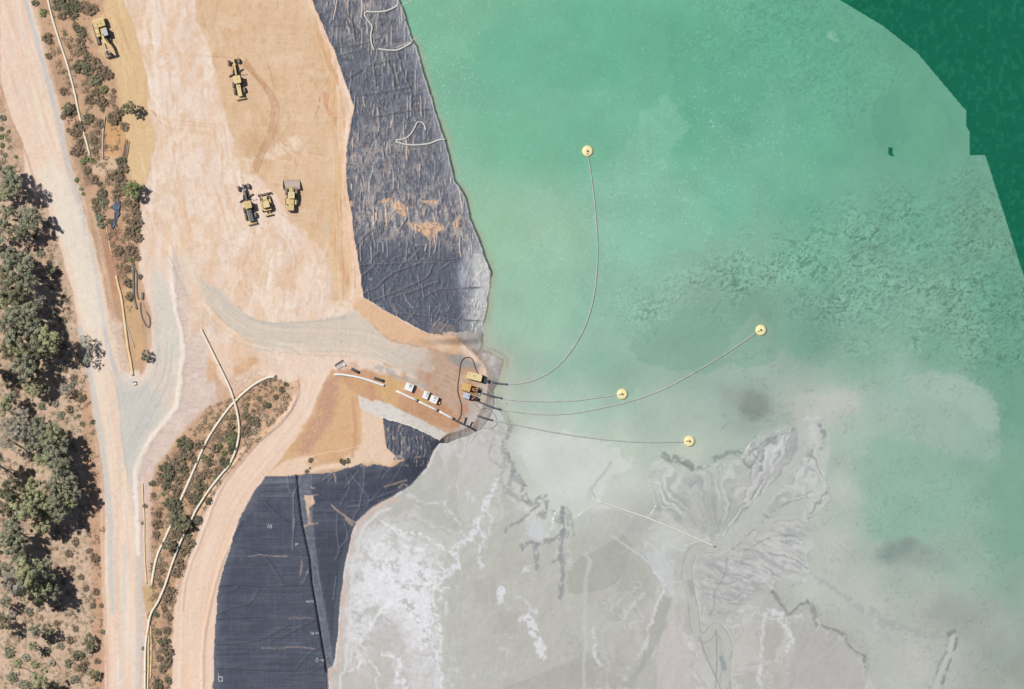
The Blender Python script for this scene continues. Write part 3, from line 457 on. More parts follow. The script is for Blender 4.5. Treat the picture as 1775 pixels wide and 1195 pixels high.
def bstroke(P, w, c, a=.8, soft=1.5, wob=2, brk=0, h=0, seed=3, fs=6, only=None):
    q = cr(P,5) if len(P) > 2 else P; s = bb(q, w/2+soft+wob+10); dd,_,_ = segd(X[s]+WXN[s]*wob,Y[s]+WYN[s]*wob,q)
    al = a*sstep(w/2+soft,max(w/2-soft*.4,0),dd)*(IB if only is None else only*1.0)[s]
    if brk: al = al*sstep(brk-.1,brk+.1,fbm(X[s]/fs,Y[s]/fs,3,seed))
    mixc(s, al, c)
    if h: Z[s] += h*np.exp(-(dd/(w/2+1))**2)*IB[s]
# ---- water: plumes with firm edges, then shore tints, wave glints painted as flecks, and waves
wt = fbm(X/30, Y/30, 4, 171)
for P, c, a in (([(865,470),(870,400),(900,395),(905,330),(960,325),(972,350),(966,380),(990,395),(1000,440),(990,470),(1010,520),(960,600),(880,600),(860,540)],(156,196,172),.4),
 ([(895,420),(925,440),(965,395),(972,420),(950,455),(930,470),(905,440)],(140,190,164),.3),([(1160,170),(1190,215),(1160,260),(1155,300),(1190,310),(1195,340),(1240,345),(1240,390),(1220,430),(1150,450),(1080,440),(1050,360),(1080,250),(1120,190)],(136,190,165),.5),
 ([(950,150),(1000,170),(1080,150),(1080,100),(1010,90),(950,100)],(100,172,140),.3),([(1170,20),(1260,60),(1330,140),(1300,230),(1190,210),(1150,100)],(98,168,140),.45),
 ([(1090,610),(1130,560),(1200,530),(1300,520),(1400,560),(1420,600),(1330,625),(1240,640),(1160,650)],(124,166,146),.45),([(1280,560),(1310,540),(1340,570),(1330,620),(1260,620)],(146,176,156),.5),
 ([(1490,680),(1540,668),(1555,690),(1580,668),(1565,655),(1600,646),(1650,650),(1700,670),(1730,700),(1734,750),(1718,800),(1660,800),(1600,775),(1560,740),(1500,720)],(162,184,172),.55),
 ([(1370,700),(1400,680),(1470,682),(1500,695),(1495,720),(1430,725),(1380,730)],(188,192,184),.6),([(1488,790),(1520,750),(1640,790),(1700,830),(1640,900),(1560,945),(1500,930),(1490,860)],(140,176,158),.5),
 ([(950,668),(1060,700),(1120,680),(1090,720),(1000,722),(905,712),(900,700),(960,694)],(166,194,176),.5),([(1080,745),(1140,700),(1250,690),(1250,760),(1200,772),(1120,768)],(168,186,174),.4),
 ([(900,760),(960,750),(1060,765),(1100,800),(1060,830),(1040,860),(1000,870),(940,860),(915,830),(900,790)],(210,213,208),.6),
 ([(1460,20),(1500,60),(1560,110),(1620,170),(1650,250),(1590,300),(1520,200),(1480,150)],(110,170,140),.35),([(1510,170),(1560,160),(1580,240),(1548,262),(1520,230)],(98,158,134),.6),([(1480,440),(1560,480),(1640,540),(1600,590),(1500,560),(1440,480)],(134,176,156),.35)):
    bfill(P, c, 12 if P[0][0] > 1365 and P[0][1] > 600 else 3, 11, a)
for (px,py,rx,ry,c,a) in ((1302,695,26,20,(122,134,128),.85),(1280,688,46,18,(150,160,152),.5),(1575,968,34,24,(128,146,140),.85),(1600,985,36,20,(150,164,156),.6),(1655,1075,50,34,(150,158,152),.6),(1700,1120,60,30,(158,166,160),.6),(1370,640,60,26,(158,178,166),.3),(1455,66,9,7,(160,200,180),.6)):
    s = bb([(px,py)],max(rx,ry)*2.2); q = np.hypot((X[s]-px+bigx[s]*.6+WXN[s]*7)/rx,(Y[s]-py+bigy[s]*.6+WYN[s]*7)/ry); mixc(s, a*sstep(1.5,.3,q), c)
bfill([(1560,672),(1600,648),(1650,650),(1700,672),(1730,705),(1735,750),(1700,740),(1660,700),(1600,690)], (166,188,178), 4, 3, .5); bstroke([(1560,662),(1610,646),(1670,656),(1720,690),(1735,740)], 2, (176,198,187), .4, 3, 4, brk=.45)
dsw = segd(X, Y, SHORE_N)[0]
wm = WATER
put(wm & (X < 1000), .75*sstep(16,3,dsw+WXN*5)*(Y > 60), (160,172,148)); put(wm & (X < 1000), .9*sstep(5.5,2,dsw+WXN*1.0)*(Y < 480), (72,82,78)); put(wm & (X < 1000), .8*sstep(4,1,dsw+WXN*2)*(Y >= 480)*(wt > .42), (110,100,84))
put(wm & (X<1000), .55*sstep(34,8,dsw+WXN*10)*(Y > 560), (184,186,172)); put(wm & (X<1000), .35*sstep(3,.5,np.abs(dsw-7+WXN*3))*(Y > 600)*(Y<640), (160,146,126))
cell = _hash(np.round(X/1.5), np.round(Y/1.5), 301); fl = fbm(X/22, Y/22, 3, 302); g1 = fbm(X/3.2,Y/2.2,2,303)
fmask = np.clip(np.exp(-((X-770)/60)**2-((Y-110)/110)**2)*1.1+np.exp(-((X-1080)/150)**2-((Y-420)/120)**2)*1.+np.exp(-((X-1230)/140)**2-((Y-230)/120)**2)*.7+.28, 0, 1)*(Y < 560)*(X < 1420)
put(wm, .55*((cell > 1-.022*fmask) & (fl > .42)), (192,218,204)); put(wm, .6*sstep(.77,.84,g1)*fmask*(fl > .46), (186,214,200)); put(wm, .4*((cell < .008*fmask)), (92,140,116))  # glints off the wavelets, painted into the water colour as pale flecks
# wave fields
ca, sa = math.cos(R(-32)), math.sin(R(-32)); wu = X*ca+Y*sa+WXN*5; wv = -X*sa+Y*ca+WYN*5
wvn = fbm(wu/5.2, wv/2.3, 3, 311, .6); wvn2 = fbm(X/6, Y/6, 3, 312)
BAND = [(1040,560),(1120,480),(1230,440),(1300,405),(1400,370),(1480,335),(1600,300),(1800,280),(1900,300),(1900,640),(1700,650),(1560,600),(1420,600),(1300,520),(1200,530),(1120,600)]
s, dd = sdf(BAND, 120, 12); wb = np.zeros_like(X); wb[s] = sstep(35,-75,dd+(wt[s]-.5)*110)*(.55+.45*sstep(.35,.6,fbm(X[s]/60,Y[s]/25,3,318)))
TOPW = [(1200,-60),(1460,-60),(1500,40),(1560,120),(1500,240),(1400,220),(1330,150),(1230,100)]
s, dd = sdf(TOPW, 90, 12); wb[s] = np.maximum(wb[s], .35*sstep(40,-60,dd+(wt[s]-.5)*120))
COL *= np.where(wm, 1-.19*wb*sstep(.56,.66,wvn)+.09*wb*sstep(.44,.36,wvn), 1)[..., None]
COL *= np.where(wm, 1-.07*sstep(.62,.7,wvn)*(X>1250)*(Y>600)*sstep(.4,.6,wt), 1)[..., None]
Z += np.where(wm, (wvn-.5)*(.025+.085*wb)+(wvn2-.5)*.03+(vn(X/3,Y/3,315)-.5)*.01, 0)
COL *= np.where(wm, 1+(fbm(X/40,Y/40,4,316)-.5)*.08+(fbm(X/2.5,Y/2.5,2,317)-.5)*.035, 1)[..., None]
put(LAB == 6, 1, (14,102,76)); put(LAB == 6, .6*sstep(.5,.7,fbm(X/7,Y/9,3,321)), (34,120,92)); put(LAB == 6, .35*sstep(.6,.8,fbm(X/30,Y/30,2,322)), (22,98,76))
# ---- beach
bt = fbm(X/24, Y/24, 5, 331); bt2 = fbm(X/9, Y/9, 4, 332); bw = fbm((X+bigx*.4)/14, (Y+bigy*.4)/14, 5, 333, .6)
put(BEACH, .25*sstep(.5,.68,bt), (205,204,200)); put(BEACH, .12*sstep(.5,.36,bt2), (166,168,160))
crz = np.clip(np.exp(-((X-680)/75)**2-((Y-1010)/62)**2)*1.2+np.exp(-((X-735)/32)**2-((Y-1075)/90)**2)*.9+np.exp(-((X-620)/24)**2-((Y-1110)/60)**2)*.6+np.exp(-((X-655)/40)**2-((Y-930)/40)**2)*.35,0,1)
sw = fbm((X+bigx*.9)/48, (Y+bigy*.9)/48, 4, 336); put(BEACH, .55*sstep(.018,.004,np.abs(sw-.5)), (206,207,204)); put(BEACH, .4*sstep(.016,.004,np.abs(sw-.56)), (162,163,157)); put(BEACH, .35*sstep(.54,.58,sw), (196,197,190)); put(BEACH, .3*sstep(.46,.42,sw), (170,171,162))
put(BEACH, .9*crz*sstep(.49,.57,bw+.12*crz), (224,225,227)); put(BEACH, .6*crz*sstep(.54,.60,fbm(X/5,Y/4,3,334)), (234,235,237))
bstroke([(760,1000),(768,1040),(772,1100),(762,1140),(755,1195)], 7, (218,219,222), .7, 3, 4, brk=.42)
bfill([(762,1000),(778,965),(805,950),(860,945),(1000,925),(1060,980),(1040,1100),(900,1260),(765,1260),(775,1180),(758,1140),(772,1080),(750,1050)], (182,183,173), 7, 22, .75, sstep(.25,.5,bt2))
for P, w in (([(770,1000),(752,1040),(772,1085),(756,1130),(765,1180),(760,1250)],5),([(735,985),(765,992),(790,985)],4),([(745,1010),(775,1020)],3),([(660,900),(700,925),(740,930),(790,960)],4),([(640,1090),(660,1060),(700,1050),(720,1070)],4),([(610,1060),(640,1040),(680,1035)],3),([(655,1130),(690,1150),(700,1195)],4),([(600,1165),(640,1150),(660,1195)],3),([(650,955),(690,945),(735,955)],5)): bstroke(P, w, (228,229,231), .8, 3, 9, brk=.42, seed=343, fs=7)
# pinkish rim at the foot of the lower liner
dl = segd(X, Y, LINER_S_IN[:18])[0]
put(BEACH, .75*sstep(11,4,dl+WXN*4)*(Y > 860), (208,184,170)); put(BEACH, .8*sstep(5,1,dl)*(wt > .4), (216,212,208)); put(BEACH, .8*sstep(4,1,np.abs(dl-14-(Y-900)*.02+WXN*3))*(Y > 880), (216,213,209))
for P, w, a in (([(858,830),(848,855),(841,872),(836,890),(826,908),(818,921),(804,938),(788,950),(786,958),(794,968),(792,985),(778,998)],9,.9),([(828,915),(838,928),(834,940),(830,958),(828,972),(836,980)],6,.75),([(845,880),(852,900),(850,920),(842,930)],4,.5),([(770,870),(774,885),(786,895),(800,915),(802,925)],4,.6),([(705,862),(735,870),(760,872)],3,.5),([(808,845),(815,860),(825,866)],4,.5),([(850,700),(845,720)],8,.4),
 ([(866,1020),(866,1040)],10,.9),([(900,1075),(925,1062),(935,1055)],8,.7),([(918,1070),(928,1100),(940,1135)],15,.9),([(890,1035),(915,1040),(925,1055)],4,.5),([(905,995),(915,988)],5,.6),([(1136,992),(1150,1012),(1152,1022),(1140,1045),(1132,1070),(1122,1090)],4,.6),([(1125,1100),(1110,1130),(1102,1140)],5,.4),([(1030,1090),(1032,1130),(1040,1160),(1034,1195)],6,.6),([(1048,1100),(1050,1160),(1052,1195)],6,.45),([(1065,1120),(1060,1150)],5,.4),
 ([(1340,1065),(1356,1075),(1370,1095),(1375,1110),(1362,1130)],8,.65),([(1335,1060),(1368,1068),(1388,1064)],5,.6),([(1326,1060),(1326,1100),(1322,1150),(1318,1195)],7,.5),([(1318,1165),(1340,1180)],8,.4),([(1115,1030),(1095,1050),(1078,1068)],6,.4),([(1185,1118),(1200,1118)],5,.5),([(1102,1020),(1080,1035),(1060,1060)],4,.35)):
    bstroke(P, w, (217,218,222), a, 2.5, 6, brk=.40, seed=341, fs=5)
for P, w, a in ((EDGE_S[:8],7,.55),(EDGE_S[7:16],8,.6),([(890,815),(885,840),(895,860),(912,868)],8,.5),([(884,780),(874,800),(868,830),(880,850)],8,.35),([(932,868),(930,880),(916,884),(905,896),(897,904),(886,912),(876,920)],4,.75),([(903,952),(906,944),(915,940),(925,945),(940,944),(955,938),(968,925),(976,908),(980,888)],5,.75),([(927,948),(931,965),(926,975),(930,988)],7,.7),([(978,885),(974,905),(972,930),(974,960),(978,985),(975,1015),(975,1035)],8,.75),([(958,975),(975,965),(985,960)],3,.7),([(982,885),(990,900),(992,925)],8,.4),([(962,890),(966,905)],7,.4),([(980,930),(986,900)],3,.5),([(848,740),(868,752),(876,770),(874,800)],5,.3),([(858,760),(850,790),(858,800),(870,815)],4,.35),([(860,700),(880,720),(884,740)],3,.4)):
    bstroke(P, w, (142,145,145), a, 2.2, 5, brk=.36, seed=342, fs=5, only=BAS)
bfill([(925,895),(935,905),(950,930),(935,940),(918,932),(908,915)], (205,207,210), 4, 4, .7)
# polygons of darker wet tailings
for P, c, a in (([(1000,970),(1085,925),(1098,950),(1080,980),(1072,1010),(1040,1025),(990,1030),(985,995)],(164,167,156),.7),([(820,1005),(855,1000),(860,1040),(820,1045)],(168,166,156),.35),([(865,1065),(900,1060),(900,1100),(850,1100)],(174,170,162),.5),([(1085,1000),(1100,980),(1115,985),(1100,1020),(1080,1035)],(172,176,164),.7),([(870,1195),(1010,1135),(1100,1195)],(166,166,156),.6),([(1150,1035),(1165,1040),(1150,1090),(1130,1130),(1110,1170),(1095,1195),(1120,1120),(1130,1080)],(166,168,158),.8),([(1030,1100),(1100,1090),(1110,1130),(1080,1170),(1040,1160)],(176,174,167),.5),([(1120,960),(1150,950),(1170,1000),(1165,1040),(1135,990)],(196,202,200),.6),([(1140,1110),(1160,1080),(1175,1090),(1185,1115),(1200,1140),(1195,1195),(1140,1195)],(192,187,183),.8),([(1330,1080),(1355,1085),(1355,1110),(1340,1150),(1325,1140)],(172,172,162),.8),([(1370,1075),(1440,1100),(1490,1140),(1500,1195),(1360,1195),(1380,1130)],(172,171,166),.6),([(1098,888),(1130,905),(1115,930),(1090,915)],(172,174,170),.6)):
    bfill(P, c, 1.6, 5, a, only=BEACH)
bstroke([(1014,960),(1022,975),(1016,1010),(1014,1060),(1013,1140),(1010,1195)], 5, (192,193,190), .7, 2.5, 3); bstroke([(1062,930),(1100,955),(1125,975),(1136,992)], 2, (208,209,212), .6, 1, 2)
# delta fan: streams spreading from the discharge point
fx0, fy0 = 1240., 948.
th = np.arctan2(Y-fy0+WYN*4, X-fx0+WXN*4)+(fbm(X/45, Y/45, 3, 350)-.5)*.5*sstep(10, 120, np.hypot(X-fx0, Y-fy0)); rr = np.hypot(X-fx0, Y-fy0)
FAN = [(1240,948),(1215,935),(1165,905),(1130,885),(1128,850),(1122,815),(1135,795),(1160,800),(1190,815),(1230,805),(1285,795),(1305,765),(1350,738),(1390,738),(1420,720),(1438,760),(1435,830),(1350,880),(1290,920)]
s, dd = sdf(FAN, 30, 10); fm = np.zeros_like(X); fm[s] = sstep(10,-26,dd)
fn = fbm(th*26, rr/70, 4, 351, .6); fn2 = fbm(th*60, rr/40, 3, 352)
fv = .35+.65*sstep(.4,.6,fbm(X/38,Y/38,3,356))
put(BAS, fm*.7*fv*sstep(.47,.62,fn), (150,154,152)); put(BAS, fm*.5*sstep(.5,.38,fn), (205,207,205)); put(BAS, fm*.3*fv*sstep(.58,.7,fn2), (140,144,144)); put(BAS, fm*.25*sstep(.6,.72,fbm(th*14,rr/30,3,353)), (210,211,210))
bfill([(1240,945),(1180,900),(1175,855),(1230,845),(1250,870),(1250,920)], (160,164,158), 8, 8, .5)
REG = [(1215,960),(1260,955),(1300,930),(1370,900),(1410,890),(1405,940),(1412,950),(1400,990),(1395,1012),(1345,1010),(1330,1040),(1290,1060),(1245,1080),(1220,1090),(1215,1040),(1210,1000)]
s, dd = sdf(REG, 30, 8); rm = np.zeros_like(X); rm[s] = sstep(8,-26,dd)
fr = fbm((X+bigx*.5)/26+(Y)/30, (Y-X*.35+bigy*.6)/5, 4, 354, .6)
put(BAS, rm*.48*sstep(.49,.66,fr), (150,154,157)); put(BAS, rm*.38*sstep(.48,.36,fr), (204,206,205)); put(BAS, rm*.35*sstep(.56,.68,fbm(X/8+Y/20,Y/3.5,4,355,.6)), (150,154,156))
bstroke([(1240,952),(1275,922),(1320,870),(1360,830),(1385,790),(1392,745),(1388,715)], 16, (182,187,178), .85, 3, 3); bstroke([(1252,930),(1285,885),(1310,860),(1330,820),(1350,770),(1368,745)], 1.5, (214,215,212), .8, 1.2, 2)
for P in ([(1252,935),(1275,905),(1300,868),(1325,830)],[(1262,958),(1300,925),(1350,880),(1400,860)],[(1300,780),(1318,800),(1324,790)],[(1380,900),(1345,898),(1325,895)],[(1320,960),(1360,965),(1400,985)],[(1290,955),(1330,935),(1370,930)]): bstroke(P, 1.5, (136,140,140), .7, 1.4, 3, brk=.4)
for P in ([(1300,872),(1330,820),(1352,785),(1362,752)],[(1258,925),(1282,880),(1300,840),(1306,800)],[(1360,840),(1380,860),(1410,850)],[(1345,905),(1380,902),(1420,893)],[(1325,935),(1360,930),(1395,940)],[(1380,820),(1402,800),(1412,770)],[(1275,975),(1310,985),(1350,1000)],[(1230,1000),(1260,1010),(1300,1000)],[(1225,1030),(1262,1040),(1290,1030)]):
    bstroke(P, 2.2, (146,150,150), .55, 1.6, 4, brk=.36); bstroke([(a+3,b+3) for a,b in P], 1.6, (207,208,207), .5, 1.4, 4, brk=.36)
bstroke([(1310,902),(1350,900),(1400,898),(1418,893)], 6, (184,188,182), .7, 2, 3)
for P, w in (([(1180,800),(1200,812),(1225,806),(1240,792),(1262,783),(1285,786),(1292,800),(1302,812)],5),([(1302,812),(1312,800),(1320,785)],3),([(1300,790),(1330,765),(1360,748),(1378,742)],3),([(1340,760),(1325,790),(1320,815)],3),([(1424,735),(1430,755),(1424,775)],5),([(1400,895),(1408,880),(1422,865),(1432,850)],2.5),([(1150,790),(1185,800),(1200,808)],12)): bstroke(P, w, (132,137,136), .65, 2.4, 5, brk=.4, seed=361)
# channels
CH = [(1240,952),(1215,950),(1198,962),(1192,990),(1194,1020),(1201,1050),(1206,1085),(1213,1103),(1226,1102),(1236,1090),(1246,1090),(1256,1108),(1260,1140),(1257,1195),(1255,1260)]
bstroke(CH, 15, (180,183,174), .9, 1.5, 2.5); 
q = cr(CH,5)
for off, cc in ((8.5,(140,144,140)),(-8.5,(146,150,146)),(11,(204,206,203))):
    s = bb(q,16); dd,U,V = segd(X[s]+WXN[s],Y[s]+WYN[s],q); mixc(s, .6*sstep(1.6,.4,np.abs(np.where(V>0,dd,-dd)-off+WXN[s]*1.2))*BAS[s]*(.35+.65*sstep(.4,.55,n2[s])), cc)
bstroke([(1213,1103),(1225,1140),(1240,1170),(1250,1195)], 1.2, (132,136,136), .7, 1, 1); bstroke([(1241,1092),(1243,1140),(1241,1195)], 1.2, (132,136,138), .7, 1, 1); bstroke([(1240,950),(1300,930)],4,(180,184,176),.8)
bstroke([(1262,970),(1255,1000),(1240,1030),(1232,1070)], 2, (140,146,150), .5, 2, 3); bstroke([(1195,1010),(1200,1030)], 8, (140,148,150), .5, 4, 2); bstroke([(1252,1140),(1256,1160)], 7, (130,140,148), .6, 3, 2)
# eroded edge lower right
E2 = [(1340,1026),(1352,1048),(1358,1056),(1362,1065),(1385,1052),(1402,1042),(1412,1060),(1412,1072),(1425,1086),(1450,1092),(1465,1108),(1472,1120),(1498,1140),(1500,1160)]
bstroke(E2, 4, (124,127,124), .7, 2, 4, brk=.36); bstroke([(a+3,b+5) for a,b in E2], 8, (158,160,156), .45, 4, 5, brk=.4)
bstroke([(1420,1010),(1460,1030),(1480,1050),(1510,1062),(1550,1085),(1600,1100),(1645,1105)], 8, (160,162,160), .5, 5, 8, brk=.42); bstroke([(1480,1060),(1520,1090),(1560,1120)], 14, (178,176,176), .5, 8, 8, brk=.4)
bstroke([(1652,1105),(1646,1125),(1636,1150),(1624,1185),(1615,1230)], 6, (190,191,187), .85, 1.8, 1.5); bstroke([(1658,1108),(1653,1128),(1644,1152),(1634,1185)], 3, (126,130,130), .7, 2, 2, brk=.35); bstroke([(1640,1130),(1628,1150),(1618,1180)], 4, (140,143,142), .6, 2, 3, brk=.4); bstroke([(1645,1100),(1655,1095)],5,(120,126,126),.6,3)
bfill([(1738,1160),(1775,1115),(1900,1200),(1900,1400),(1775,1195)], (152,156,148), 8, 6, .55)
bstroke([(1030,860),(1024,850),(1034,835),(1052,815),(1060,800)], 3, (166,172,162), .5, 2, 2); bstroke([(1020,865),(1022,850),(1035,832)], 6, (190,196,188), .5, 3, 2)
put(BEACH, .1*sstep(.58,.7,fbm(X/3,Y/3,3,371)), (170,171,166)); COL += np.where(BEACH[..., None], np.array([3., 2., 4.]), 0)
COL *= np.where(BEACH, 1+(n3-.5)*.025+(fbm(X/2.2,Y/2.2,2,372)-.5)*.02, 1)[..., None]
Z += np.where(BEACH, (bt-.5)*.25+(bt2-.5)*.08+(fbm(X/3,Y/3,2,373)-.5)*.01+.05, 0)
Z += np.where(BAS, 0, 0)
far = sstep(200, 2500, np.maximum(np.maximum(X-1775, -X), np.maximum(Y-1195, -Y))); Z += np.where(LAND, far*(n1-.4)*20, 0)

# ------------------------------------------------------------------ height lookup
def gz(px, py):
    i = int(np.clip(np.searchsorted(gy, py)-1, 0, HH-2)); j = int(np.clip(np.searchsorted(gx, px)-1, 0, WW-2))
    fy = (py-gy[i])/(gy[i+1]-gy[i]); fx = (px-gx[j])/(gx[j+1]-gx[j])
    return float((Z[i,j]*(1-fx)+Z[i,j+1]*fx)*(1-fy)+(Z[i+1,j]*(1-fx)+Z[i+1,j+1]*fx)*fy)
def gzmax(px, py, r): return max(gz(px+a*r, py+b*r) for a in (-1,-.5,0,.5,1) for b in (-1,-.5,0,.5,1))
def gnormal(px, py, e=8.):
    dx = (gz(px+e,py)-gz(px-e,py))/(2*e*S); dy = (gz(px,py-e)-gz(px,py+e))/(2*e*S); return Vector((-dx,-dy,1)).normalized()

# ------------------------------------------------------------------ materials
def mat(name, rgb=None, rough=.8, metal=0, spec=.3, attr=False, bump=0, bscale=8., var=.0, vscale=3., alt=None, bdist=.05):
    m = bpy.data.materials.new(name); m.use_nodes = True; n = m.node_tree.nodes; l = m.node_tree.links; b = n['Principled BSDF']
    b.inputs['Roughness'].default_value = rough; b.inputs['Metallic'].default_value = metal
    b.inputs['Specular IOR Level'].default_value = spec
    tc = n.new('ShaderNodeTexCoord')
    if attr:
        a = n.new('ShaderNodeAttribute'); a.attribute_name = 'tone'; src = a.outputs['Color']
    else:
        rg = n.new('ShaderNodeRGB'); rg.outputs[0].default_value = (*rgb, 1); src = rg.outputs[0]
    if var:
        ns = n.new('ShaderNodeTexNoise'); ns.inputs['Scale'].default_value = vscale; ns.inputs['Detail'].default_value = 6; ns.inputs['Roughness'].default_value = .65
        l.new(tc.outputs['Object'], ns.inputs['Vector'])
        if alt is not None:
            rp = n.new('ShaderNodeValToRGB'); rp.color_ramp.elements[0].position = .5-.18; rp.color_ramp.elements[1].position = .5+.2
            rp.color_ramp.elements[0].color = (0,0,0,1); rp.color_ramp.elements[1].color = (var,var,var,1); l.new(ns.outputs['Fac'], rp.inputs['Fac'])
            mx = n.new('ShaderNodeMix'); mx.data_type = 'RGBA'; l.new(rp.outputs['Color'], mx.inputs[0]); l.new(src, mx.inputs[6]); mx.inputs[7].default_value = (*alt, 1); src = mx.outputs[2]
        else:
            mr = n.new('ShaderNodeMapRange'); mr.inputs[1].default_value = .25; mr.inputs[2].default_value = .75; mr.inputs[3].default_value = 1-var; mr.inputs[4].default_value = 1+var
            l.new(ns.outputs['Fac'], mr.inputs[0]); mx = n.new('ShaderNodeVectorMath'); mx.operation = 'SCALE'; l.new(src, mx.inputs[0]); l.new(mr.outputs[0], mx.inputs['Scale']); src = mx.outputs[0]
    l.new(src, b.inputs['Base Color'])
    if bump:
        nb = n.new('ShaderNodeTexNoise'); nb.inputs['Scale'].default_value = bscale; nb.inputs['Detail'].default_value = 5; l.new(tc.outputs['Object'], nb.inputs['Vector'])
        bp = n.new('ShaderNodeBump'); bp.inputs['Strength'].default_value = bump; bp.inputs['Distance'].default_value = bdist; l.new(nb.outputs['Fac'], bp.inputs['Height']); l.new(bp.outputs[0], b.inputs['Normal'])
    return m
G_MATS = {0: ('ground', mat('soil', attr=True, rough=.95, spec=.1, var=.06, vscale=1.3, bump=.2, bscale=2.2, bdist=.08)), 1: ('haul_road', mat('graded_dirt', attr=True, rough=.92, spec=.1, var=.03, vscale=.8, bump=.08, bscale=2., bdist=.05)),
 2: ('upper_pond_liner', mat('liner_sheet', attr=True, rough=.6, spec=.3, var=.06, vscale=2.5, bump=.22, bscale=2.6, bdist=.08)), 3: ('lower_pond_liner', None), 4: ('tailings_beach', mat('tailings', attr=True, rough=.8, spec=.2, var=.015, vscale=.6, bump=.08, bscale=2.5, bdist=.06)),
 5: ('water', mat('turbid_water', attr=True, rough=.3, spec=.12, var=.02, vscale=.8, bump=.12, bscale=1.4, bdist=.10)), 6: ('mosaic_edge_water', mat('mosaic_edge_green', attr=True, rough=.3, spec=.1, var=.06, vscale=.25, bump=.15, bscale=.8, bdist=.1)), 7: ('mud_bank', mat('drying_mud', attr=True, rough=.8, spec=.2, var=.06, vscale=1.5, bump=.5, bscale=2.5, bdist=.12))}
G_MATS[3] = ('lower_pond_liner', G_MATS[2][1])
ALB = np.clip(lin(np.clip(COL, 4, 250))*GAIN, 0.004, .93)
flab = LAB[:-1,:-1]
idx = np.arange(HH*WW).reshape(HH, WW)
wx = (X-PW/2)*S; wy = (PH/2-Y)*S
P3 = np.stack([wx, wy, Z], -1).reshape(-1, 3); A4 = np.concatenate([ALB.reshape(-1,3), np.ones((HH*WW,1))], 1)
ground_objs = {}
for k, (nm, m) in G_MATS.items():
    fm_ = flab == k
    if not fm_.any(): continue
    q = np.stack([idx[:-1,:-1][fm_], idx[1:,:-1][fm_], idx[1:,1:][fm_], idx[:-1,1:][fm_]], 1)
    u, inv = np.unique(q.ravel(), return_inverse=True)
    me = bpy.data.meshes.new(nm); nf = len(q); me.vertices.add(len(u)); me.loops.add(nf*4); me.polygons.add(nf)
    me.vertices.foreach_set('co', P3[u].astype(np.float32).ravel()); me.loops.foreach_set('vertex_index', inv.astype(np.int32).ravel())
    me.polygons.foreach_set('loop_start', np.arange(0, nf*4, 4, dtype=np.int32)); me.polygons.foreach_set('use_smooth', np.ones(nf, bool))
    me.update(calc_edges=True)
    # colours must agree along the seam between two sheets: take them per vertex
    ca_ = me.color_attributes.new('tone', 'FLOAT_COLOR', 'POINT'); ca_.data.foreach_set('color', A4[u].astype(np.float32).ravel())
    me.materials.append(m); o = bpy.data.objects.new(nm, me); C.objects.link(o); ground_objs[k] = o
    if k in (2, 3):
        o['category'] = 'pond liner'
        o['label'] = {2: 'wrinkled dusty grey plastic liner sloping from the tan pad down to the green water', 3: 'smooth dark blue-grey plastic liner with painted numbers beside the pale tailings beach'}[k]
    else: o['kind'] = 'structure'
